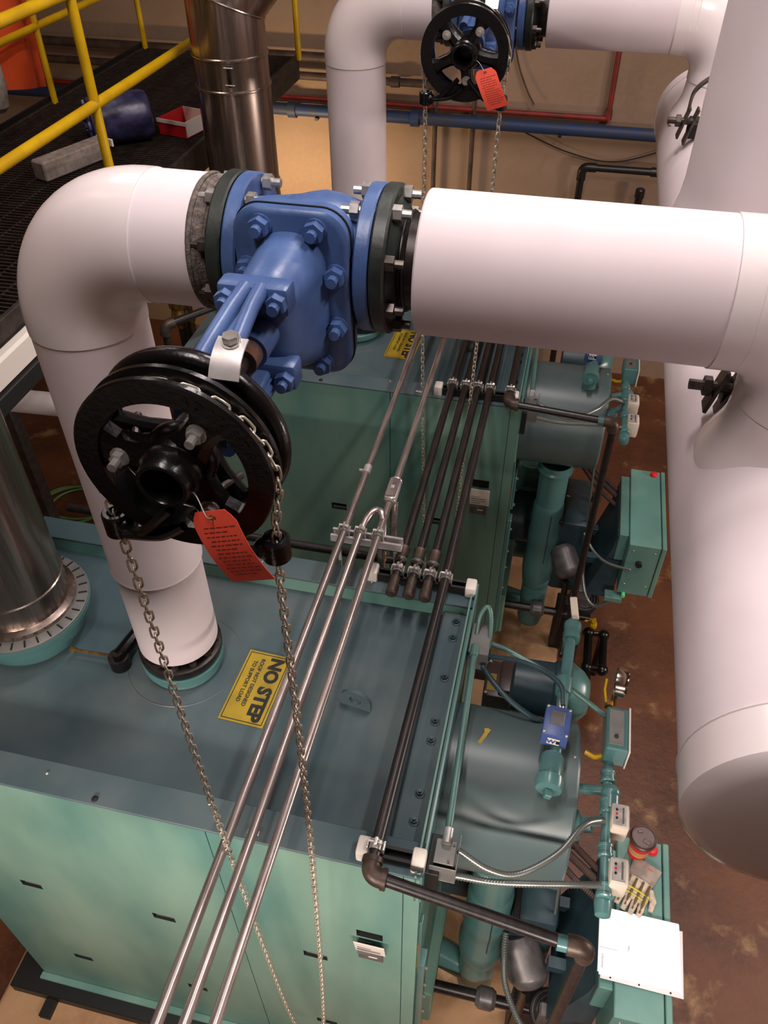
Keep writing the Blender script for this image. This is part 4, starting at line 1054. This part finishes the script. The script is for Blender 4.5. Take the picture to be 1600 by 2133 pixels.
MB().lathe((.247, 1.93, 2.432), (.03,1,0), [(0,.026),(.0,.03),(.03,.032),(.07,.032),(.072,.025)], 20).build('coupling', tealp, lw)
MB().tube(bend((.262, 2.26, 2.43), (.265, 2.31, 2.43), (.268, 2.32, 2.2), .03), .024, 14).build('elbow', tealp, lw)
MB().box((.262, 2.345, 2.465), (.03, .10, .012), .004, Matrix.Rotation(rad(25), 3, 'X') @ Matrix.Rotation(rad(12), 3, 'Z')).build('lever', beige, lw)
MB().lathe((.05, 2.125, 2.17), (1,0,0), [(0,.07),(.01,.115),(.17,.12),(.18,.13),(.195,.13)], 32).build('float_chamber', dteal, lw)
MB().lathe((.245, 2.125, 2.17), (1,0,0), [(0,.145),(.02,.145),(.05,.135),(.10,.105),(.13,.07),(.135,.02)], 32).build('chamber_head', tealp, lw)
for a in (20, 80, 140, 200, 260, 320):
    MB().hexnut((.262, 2.125+.128*cos(rad(a)), 2.17+.128*sin(rad(a))), (1,0,0), .014, .02, .012).build('head_bolt', dteal, lw)
MB().cyl((.255, 1.95, 2.43), (.255, 2.04, 2.22), .02, n=14).build('riser_pipe', tealp, lw)
cpy = copy_tree(lw, BD, 'teal pipe line with switch box on top of the far drum')
cpy['label'] = 'teal pipe line on top of the far drum under the white branch'
ac = thing('damper_motor', 'dark brown motor box with yellow label behind the nearest drum', 'motor', (.03, 2.45, 1.6))
MB().bx(-.07, .135, 2.30, 2.52, 1.62, 1.80, .02, 2).build('housing', brownb, ac)
MB().bx(.0, .13, 2.315, 2.50, 1.795, 1.84, .012, 2).build('cover', brownb, ac)
MB().bx(-.055, -.015, 2.33, 2.43, 1.8005, 1.803).build('yellow_label', signy, ac)
for q in ((-.055, 2.315), (-.055, 2.50), (.12, 2.315), (.12, 2.50)): MB().hexnut((q[0], q[1], 1.80 if q[0] < 0 else 1.84), (0,0,1), .008, .006).build('screw', boltst, ac)
MB().cyl((.03, 2.41, .1), (.03, 2.41, 1.62), .03, n=14).build('bracket_post', dteal, ac)

# pressure control manifold in front of the drum
mf = thing('control_manifold', 'teal pipe manifold with gauge and white pressure switches, nearest', 'manifold', (.46, 1.6, 2.2))
MX, MZ = .452, 2.27
MB().cyl((MX, 1.26, MZ), (MX, 1.94, MZ), .018, n=16).build('pipe', tealp, mf)
for yy, L in ((1.28, .05), (1.42, .05), (1.59, .06), (1.71, .05)):
    MB().lathe((MX, yy-L/2, MZ), (0,1,0), [(0,.024),(.004,.028),(.012,.028),(.014,.025),(L-.014,.025),(L-.012,.028),(L-.004,.028),(L,.024)], 18).build('coupling', tealp, mf)
MB().cyl((.352, 1.665, 2.225), (MX, 1.66, MZ-.01), .019, n=14).build('nipple', tealp, mf)
MB().cyl((.352, 1.54, 2.18), (MX, 1.545, MZ-.01), .017, n=14).cyl((.38, 1.54, 2.195), (.41, 1.54, 2.21), .03, n=6).build('nipple', tealp, mf)
MB().lathe((.345, 1.54, 2.18), (1,0,.1), [(0,.06),(.02,.055),(.035,.03)], 24).build('boss', tealp, mf)
MB().sphere((MX+.012, 1.645, MZ), .036, 18, 12).cyl((MX+.012, 1.645, MZ), (MX+.012, 1.58, MZ-.005), .033, n=18).build('elbow', tealp, mf)
MB().lathe((MX, 1.20, MZ-.02), (0,1,0), [(0,.012),(.006,.026),(.04,.03),(.05,.03),(.09,.024)], 18).build('end_plug', tealp, mf)
jb = MB().box((.468, 1.865, 2.315), (.085, .19, .11), .006).build('junction_box', tealp, mf)
MB().bx(.435, .49, 1.79, 1.945, 2.3695, 2.3735, .001).build('box_lid', greybox, jb)
MB().bx(.509, .515, 1.765, 1.965, 2.255, 2.375, .002).build('side_cover', plastw, jb)
MB().hexnut((.462, 1.825, 2.373), (0,0,1), .009, .006).build('lid_screw', dbolt, jb)
ga = MB().lathe((.450, 2.065, 2.39), (1,-.15,.12), [(0,.055),(.006,.062),(.04,.062),(.048,.058),(.048,.052),(.04,.05)], 36).build('gauge', mirror, mf)
MB().lathe((.450, 2.065, 2.39), (1,-.15,.12), [(.034,.051),(.041,.051)], 36).build('gauge_face', dialw, ga)
MB().cyl((.455, 2.0, 2.32), (.455, 2.03, 2.35), .012, n=12).box((.437, 1.995, 2.33), (.03, .03, .03), .004).build('brass_cock', brass, mf)
MB().tube([(.425, 1.995, 2.34), (.415, 2.04, 2.36), (.42, 2.085, 2.37)], .005, 6).build('cock_handle', yellow, mf)
MB().tube([(.43, 1.80, 2.26), (.40, 1.79, 2.26), (.365, 1.805, 2.26)], .010, 8).build('valve_handle', yellow, mf)
for yy in (1.535, 1.335):
    sw = MB().box((.492, yy, 2.275), (.062, .095, .10), .008, None, 2).build('pressure_switch', beige, mf)
    MB().bx(.5225, .526, yy-.036, yy+.036, 2.243, 2.312, .001).build('switch_face', clearf, sw)
    MB().bx(.466, .512, yy-.04, yy+.04, 2.3245, 2.327, .001).build('switch_window', clearf, sw)
    for q, mm in ((yy+.02, blk), (yy+.004, redplas), (yy-.012, blk)):
        MB().cyl((.4785, q, 2.326), (.4785, q, 2.329), .0045, n=10).build('switch_dot', mm, sw)
    MB().bx(.498, .504, yy-.03, yy+.03, 2.326, 2.328).build('switch_scale', gunm, sw)
copy_tree(mf, BD, 'teal pipe manifold with white pressure switches on the far boiler')

# ------------------------------------------------------------------ control cabinets
def make_cab(label):
    t_ = thing('control_cabinet', label, 'cabinet', (.725, 1.5, 0))
    x0, x1, y0, y1, z0, z1 = .618, .838, 1.135, 1.87, 1.11, 1.55
    MB().bx(x0, x1-.03, y0, y1, z0, z1, .004).build('body', teal, t_)
    MB().bx(x1-.026, x1, y0-.004, y1+.004, z0-.004, z1+.003, .004).build('door', teal, t_)
    MB().prism([(.618,1.52),(.555,1.49),(.545,1.38),(.43,.92),(.618,.92)], (0, y0+.12, 0), (1,0,0), (0,0,1), (0, y1-y0-.20, 0)).build('sloped_shroud', dteal, t_, 20)
    MB().bx(.562, .62, y0+.10, y1-.06, 1.30, 1.525, .004).build('side_channel', teal, t_)
    for yy in (y0+.30, y1-.16):
        MB().bx(.40, .63, yy-.025, yy+.025, 1.06, 1.12, .003).build('support_arm', dteal, t_)
    MB().bx(.55, .66, y0-.02, y0+.05, 1.03, 1.07, .003).build('bottom_bracket', teal, t_)
    MB().lathe((.766, 1.828, z1), (0,0,1), [(0,.024),(.012,.024),(.02,.019),(.022,.01)], 24).build('red_button', redplas, t_)
    MB().cyl((.66, y0+.05, 1.108), (.66, y0-.03, 1.108), .012, n=12).build('green_cap', greenl, t_)
    for x, z in ((.65, 1.2), (.78, 1.2), (.65, 1.5), (.78, 1.5)): MB().sphere((x, y0-.001, z), .005, 8, 6).build('screw', boltst, t_)
    MB().cyl((.70, y0, 1.40), (.70, y0-.025, 1.40), .02, n=14).build('cable_gland', blk, t_)
    return t_
cab = make_cab('teal control cabinet at lower right with papers and cup on it')
copy_tree(cab, (.035, 2.615, 0), 'teal control cabinet beside the far boiler, with red button')
for i, (pts, r) in enumerate((([(.30, 1.86, 1.62), (.42, 1.82, 1.50), (.56, 1.74, 1.44)], .017), ([(.26, 1.82, 1.64), (.40, 1.76, 1.52), (.56, 1.70, 1.42)], .019), ([(.30, 1.75, 1.60), (.43, 1.68, 1.48), (.56, 1.63, 1.40)], .015))):
    f_ = fl('%s dark corrugated conduit entering the lower right cabinet' % ('upper', 'middle', 'lower')[i], pts, r, brownb)
    copy_tree(f_, BD, '%s dark corrugated conduit entering the far cabinet' % ('upper', 'middle', 'lower')[i])
fl('bright corrugated conduit reaching the front of the far cabinet', [(.40, 4.02, 1.33), (.47, 3.90, 1.30), (.56, 3.80, 1.31), (.70, 3.73, 1.35)], .010, flexm)
fl('bright corrugated conduit hanging below the far cabinet', [(.41, 4.02, 1.30), (.43, 3.93, 1.10), (.48, 3.83, .95), (.55, 3.76, .93), (.64, 3.74, 1.05)], .012, flexm)
fl('bright corrugated conduit curling down in front of the nearest burner', [(.20, 1.50, 1.15), (.205, 1.42, 1.12), (.23, 1.32, 1.03), (.30, 1.22, .97), (.36, 1.16, .97)], .015, flexm)
fl('bright corrugated conduit leaving the frame below the nearest cabinet', [(.40, 1.14, .85), (.48, 1.08, .84), (.60, 1.02, .84)], .014, flexm)

# ------------------------------------------------------------------ burners
def make_burner(label):
    t_ = thing('burner', label, 'burner', (.2, 1.75, 0))
    MB().cyl((-.13, 1.90, .95), (.22, 1.90, .95), .19, n=36).build('blast_tube', dteal, t_)
    MB().bx(.212, .42, 1.52, 2.02, .62, 1.28, .03, 2).build('housing', dteal, t_)
    MB().bx(-.12, .18, 2.0, 2.14, .98, 1.35, .02, 2).build('side_casing', tealp, t_)
    MB().lathe((-.02, 2.1, .95), (0,0,1), [(0,.10),(.10,.11),(.14,.13),(.17,.13),(.2,.10),(.35,.10),(.36,.12),(.39,.12)], 28).build('air_valve', tealp, t_)
    MB().bx(.12, .50, 1.98, 2.03, 1.10, 1.16, .004).build('frame_bar', blk, t_)
    MB().bx(.25, .29, 1.75, 2.03, 1.16, 1.20, .004).build('frame_bar', blk, t_)
    MB().bx(.215, .245, 1.50, 2.03, 1.28, 1.31, .004).build('frame_bar', blk, t_)
    gv = MB().bx(.33, .42, 1.70, 1.86, 1.08, 1.22, .012, 2).build('gas_valve', gunm, t_)
    MB().bx(.345, .405, 1.66, 1.70, 1.05, 1.15, .006).build('valve_foot', beige, gv)
    pg = MB().lathe((.25, 1.78, 1.235), (0,-.35,1), [(0,.045),(.004,.05),(.03,.05),(.034,.046)], 28).build('pressure_dial', blackm, t_)
    MB().lathe((.25, 1.78, 1.235), (0,-.35,1), [(.031,.044),(.0355,.044)], 28).build('dial_face', dialw, pg)
    MB().box((.25, 1.768, 1.2735), (.004, .034, .002), 0, Matrix.Rotation(rad(-30), 3, 'Z')).build('dial_needle', blk, pg)
    MB().lathe((.25, 1.70, 1.20), (0,-1,0), [(0,.008),(.02,.008),(.022,.014),(.03,.014),(.032,.008),(.05,.008),(.055,.018),(.07,.018)], 12).build('brass_fitting', brass, t_)
    MB().lathe((.30, 1.47, 1.0), (.35,-.55,-.5), [(-.10,.06),(-.06,.088),(.06,.09),(.07,.096),(.085,.096),(.12,.075),(.14,.035)], 28).build('motor', gunm, t_)
    MB().cyl((.33, 1.37, .88), (.33, 1.37, .2), .022, n=14).build('pipe_leg', blackp, t_)
    MB().bx(.40, .50, 1.27, 1.33, .70, .92, .008).build('transformer', gunm, t_)
    fi = MB().lathe((.47, 1.35, .72), (0,-.25,1), [(0,.10),(.05,.105),(.06,.10)], 32).build('fan_inlet', blk, t_)
    for r in (.03, .05, .07, .09): MB().torus(V((.47, 1.35, .72))+V((0,-.25,1)).normalized()*.062, (0,-.25,1), r, .003, 32, 5).build('inlet_ring', gunm, fi)
    MB().cyl((-.12, 1.41, .5), (.55, 1.41, .5), .03, n=16).build('gas_train', blackp, t_)
    MB().lathe((.12, 1.41, .5), (1,0,0), [(0,.04),(.02,.055),(.08,.055),(.10,.04)], 18).build('gas_cock', gunm, t_)
    MB().cyl((.30, 1.70, 1.22), (.30, 1.70, 1.24), .02, n=12).build('red_knob', redplas, t_)
    MB().cyl((.40, 1.58, 1.28), (.37, 1.62, 1.72), .008, n=8).build('sense_tube', flexm, t_)
    MB().bx(.30, .44, 1.40, 1.50, .1, .62, .006).build('support', blackm, t_)
    return t_
bu = make_burner('dark burner with grey motor under the nearest drum')
copy_tree(bu, (.02, 2.62, 0), 'dark burner with white dial under the far drum')
gl = thing('gas_drip_loop', 'black square pipe loop with yellow valve on the floor between boilers', 'pipe', (.64, 3.75, 0))
zz = .45; A_ = [(.575, 3.62, zz), (.575, 3.93, zz), (.68, 3.93, zz), (.68, 3.62, zz)]
MB().tube(A_+A_[:1], .03, 12).build('pipe', blackw, gl)
for q in A_: MB().sphere(q, .042, 14, 10).build('elbow', blackw, gl)
MB().cyl((.575, 3.62, zz), (.575, 3.62, 0), .03, n=12).build('leg', blackw, gl)
MB().cyl((.575, 3.62, zz), (.575, 3.3, zz), .03, n=12).build('tail_pipe', blackw, gl)
MB().cyl((.68, 3.93, zz), (.68, 3.93, 0), .03, n=12).build('leg', blackw, gl)
MB().box((.60, 3.985, zz+.03), (.05, .05, .05), .012, None, 2).box((.575, 4.01, zz+.05), (.09, .018, .012), .004, Matrix.Rotation(rad(25), 3, 'Z')).cyl((.60, 3.985, zz), (.60, 3.985, zz+.07), .018, n=10).build('yellow_valve', yellow, gl)

gr = thing('gas_regulator', 'grey gas regulator stack on a pipe between the burners', 'regulator', (.42, 3.25, 0))
MB().cyl((.44, 3.42, 0), (.44, 3.42, 1.0), .022, n=14).build('riser_pipe', blackp, gr)
MB().lathe((.41, 3.18, .10), (0,0,1), [(0,.05),(.30,.05),(.32,.075),(.36,.08),(.38,.08),(.40,.06),(.46,.045),(.50,.05),(.52,.065),(.55,.065),(.58,.04),(.70,.032),(.72,.04),(.76,.04),(.78,.02)], 24).build('body', gunm, gr)
MB().lathe((.43, 3.33, .45), (0,0,1), [(0,.03),(.06,.034),(.08,.055),(.11,.058),(.13,.05),(.20,.03),(.24,.03),(.25,.045),(.29,.045),(.31,.02)], 22).build('second_stage', gunm, gr)
MB().cyl((.41, 3.18, .30), (.44, 3.42, .30), .022, n=12).build('link_pipe', blackp, gr)
P_ = [(.375+.016*cos(i*.5), 3.40+.016*sin(i*.5), .50+.0075*i) for i in range(70)]
MB().tube(P_, .004, 6).build('spring', galv, gr)

# ------------------------------------------------------------------ cup, gloves, papers on the nearest cabinet
CT = 1.5535
cp = thing('coffee_cup', 'red paper coffee cup with brown lid on the cabinet', 'cup', (.70, 1.805, CT))
cx, cy = .70, 1.803; CS = 1.1
def cupl(prof, caps=True): return MB().lathe((cx, cy, CT), (0,0,1), [(t*CS, r*CS) for t, r in prof], 40, caps)
cupl([(0,.034),(.002,.036),(.035,.0385)]).build('cup_bottom', cupred, cp)
cupl([(.035,.0386),(.042,.0392)], False).build('yellow_band', cupyel, cp)
cupl([(.042,.0393),(.078,.0425)], False).build('kraft_sleeve', cupkraft, cp)
cupl([(.078,.0425),(.122,.0462)], False).build('cup_top', cupred, cp)
lid = cupl([(.118,.050),(.121,.0525),(.128,.0525),(.131,.049),(.140,.047),(.142,.045),(.142,.043),(.137,.041),(.1365,.002)]).build('lid', lidm, cp)
MB().box((cx+.014, cy-.020, CT+.153), (.034, .017, .005), .002, Matrix.Rotation(rad(-25), 3, 'Z')).build('sip_tab', lidm, lid)
MB().box((cx-.014, cy+.022, CT+.152), (.022, .013, .003), .001, Matrix.Rotation(rad(20), 3, 'Z')).build('lid_emboss', lidm, lid)
gv = thing('work_glove', 'grey and yellow work glove with folded cuff on the cabinet', 'glove', (.70, 1.66, CT))
ga_ = rad(-22); ez_ = Matrix.Rotation(ga_, 3, 'Z')
def GW(x, y, z): return V((.705, 1.655, CT+.001))+ez_ @ V((x, y, 0))+V((0, 0, z))
k = MB(); rings = []
for v, ww, hh in ((.0,.056,.010), (.03,.058,.014), (.06,.06,.013), (.088,.063,.008)):
    rings.append([GW(ww*cos(a), v+.02, .012+hh*sin(a)) for a in [2*pi*i/20 for i in range(20)]])
k.loft(rings).build('cuff', glovec, gv)
MB().box(GW(.015, .085, .0225), (.022, .006, .003), .001, ez_).build('red_stitch', cupred, gv)
rings = []
for v, ww, hh in ((.025,.050,.010), (.0,.056,.018), (-.04,.060,.020), (-.075,.058,.016)):
    rings.append([GW(ww*cos(a), v, .016+hh*sin(a)) for a in [2*pi*i/20 for i in range(20)]])
MB().loft(rings).build('palm', glovek, gv)
for i in range(4):
    x = -.044+.029*i
    MB().tube([GW(x, -.065, .018), GW(x*1.08, -.10, .022), GW(x*1.1, -.135+.008*abs(i-1.5), .014)], [.014,.014,.010], 10).build('finger', glovek, gv)
    MB().tube([GW(x, -.04, .0355), GW(x*1.05, -.075, .033), GW(x*1.09, -.115, .030)], [.006,.006,.004], 8).build('finger_guard', gloved, gv)
    MB().tube([GW(x, .015, .029), GW(x, -.035, .037)], [.005,.007], 8).build('back_strip', gloved, gv)
MB().tube([GW(.05, .0, .016), GW(.078, -.035, .018), GW(.082, -.075, .012)], [.016,.014,.010], 10).build('thumb', glovek, gv)
MB().tube([GW(-.056, -.035, .030), GW(-.02, -.037, .0385), (GW(.02, -.037, .0385)), GW(.056, -.035, .030)], .0042, 6).build('knuckle_band', glovey, gv)
MB().tube([GW(-.056, -.058, .028), GW(-.02, -.06, .036), (GW(.02, -.06, .036)), GW(.056, -.058, .028)], .0036, 6).build('knuckle_band', glovey, gv)
pp = thing('paper_stack', 'bright white stack of papers with punched holes on the cabinet', 'papers', (.71, 1.405, CT))
rots = (rad(-1.0), rad(.6), rad(-.2)); pm = (paperp, paper, paper)
for i in range(3):
    rzz = Matrix.Rotation(rots[i], 3, 'Z'); dy = (-.022, -.006, 0)[i]; dx_ = (.010, .0, -.004)[i]
    z = CT+.003+.003*i+.001
    MB().box((.712+dx_, 1.405+dy, z), (.318, .255, .0028), .0004, rzz).build('sheet', pm[i], pp, 0)
for q in (.60, .71, .83): MB().cyl((q, 1.2655+(.71-q)*.02, CT+.0052), (q, 1.2655+(.71-q)*.02, CT+.0058), .004, n=10).build('punched_hole', blk, pp)
zt = CT+.0115
MB().bx(.552, .625, 1.372, 1.3728, zt, zt+.0004).build('pen_line', inkblue, pp, 0)
k = MB(); random.seed(3)
for j in range(9):
    yy = 1.345-.006*j
    k.box((.565+random.random()*.004, yy, zt+.0002), (.006+.008*random.random(), .0012, .0004), 0, Matrix.Rotation(random.random()*2.2, 3, 'Z'))
for j in range(7): k.box((.665+.006*random.random(), 1.398-.003*j, zt+.0002), (.009*random.random()+.003, .001, .0004), 0, Matrix.Rotation(random.random()*2, 3, 'Z'))
k.build('handwriting', inkblue, pp, 0)

for o in bpy.data.objects:
    if '_o' in o.keys(): del o['_o']
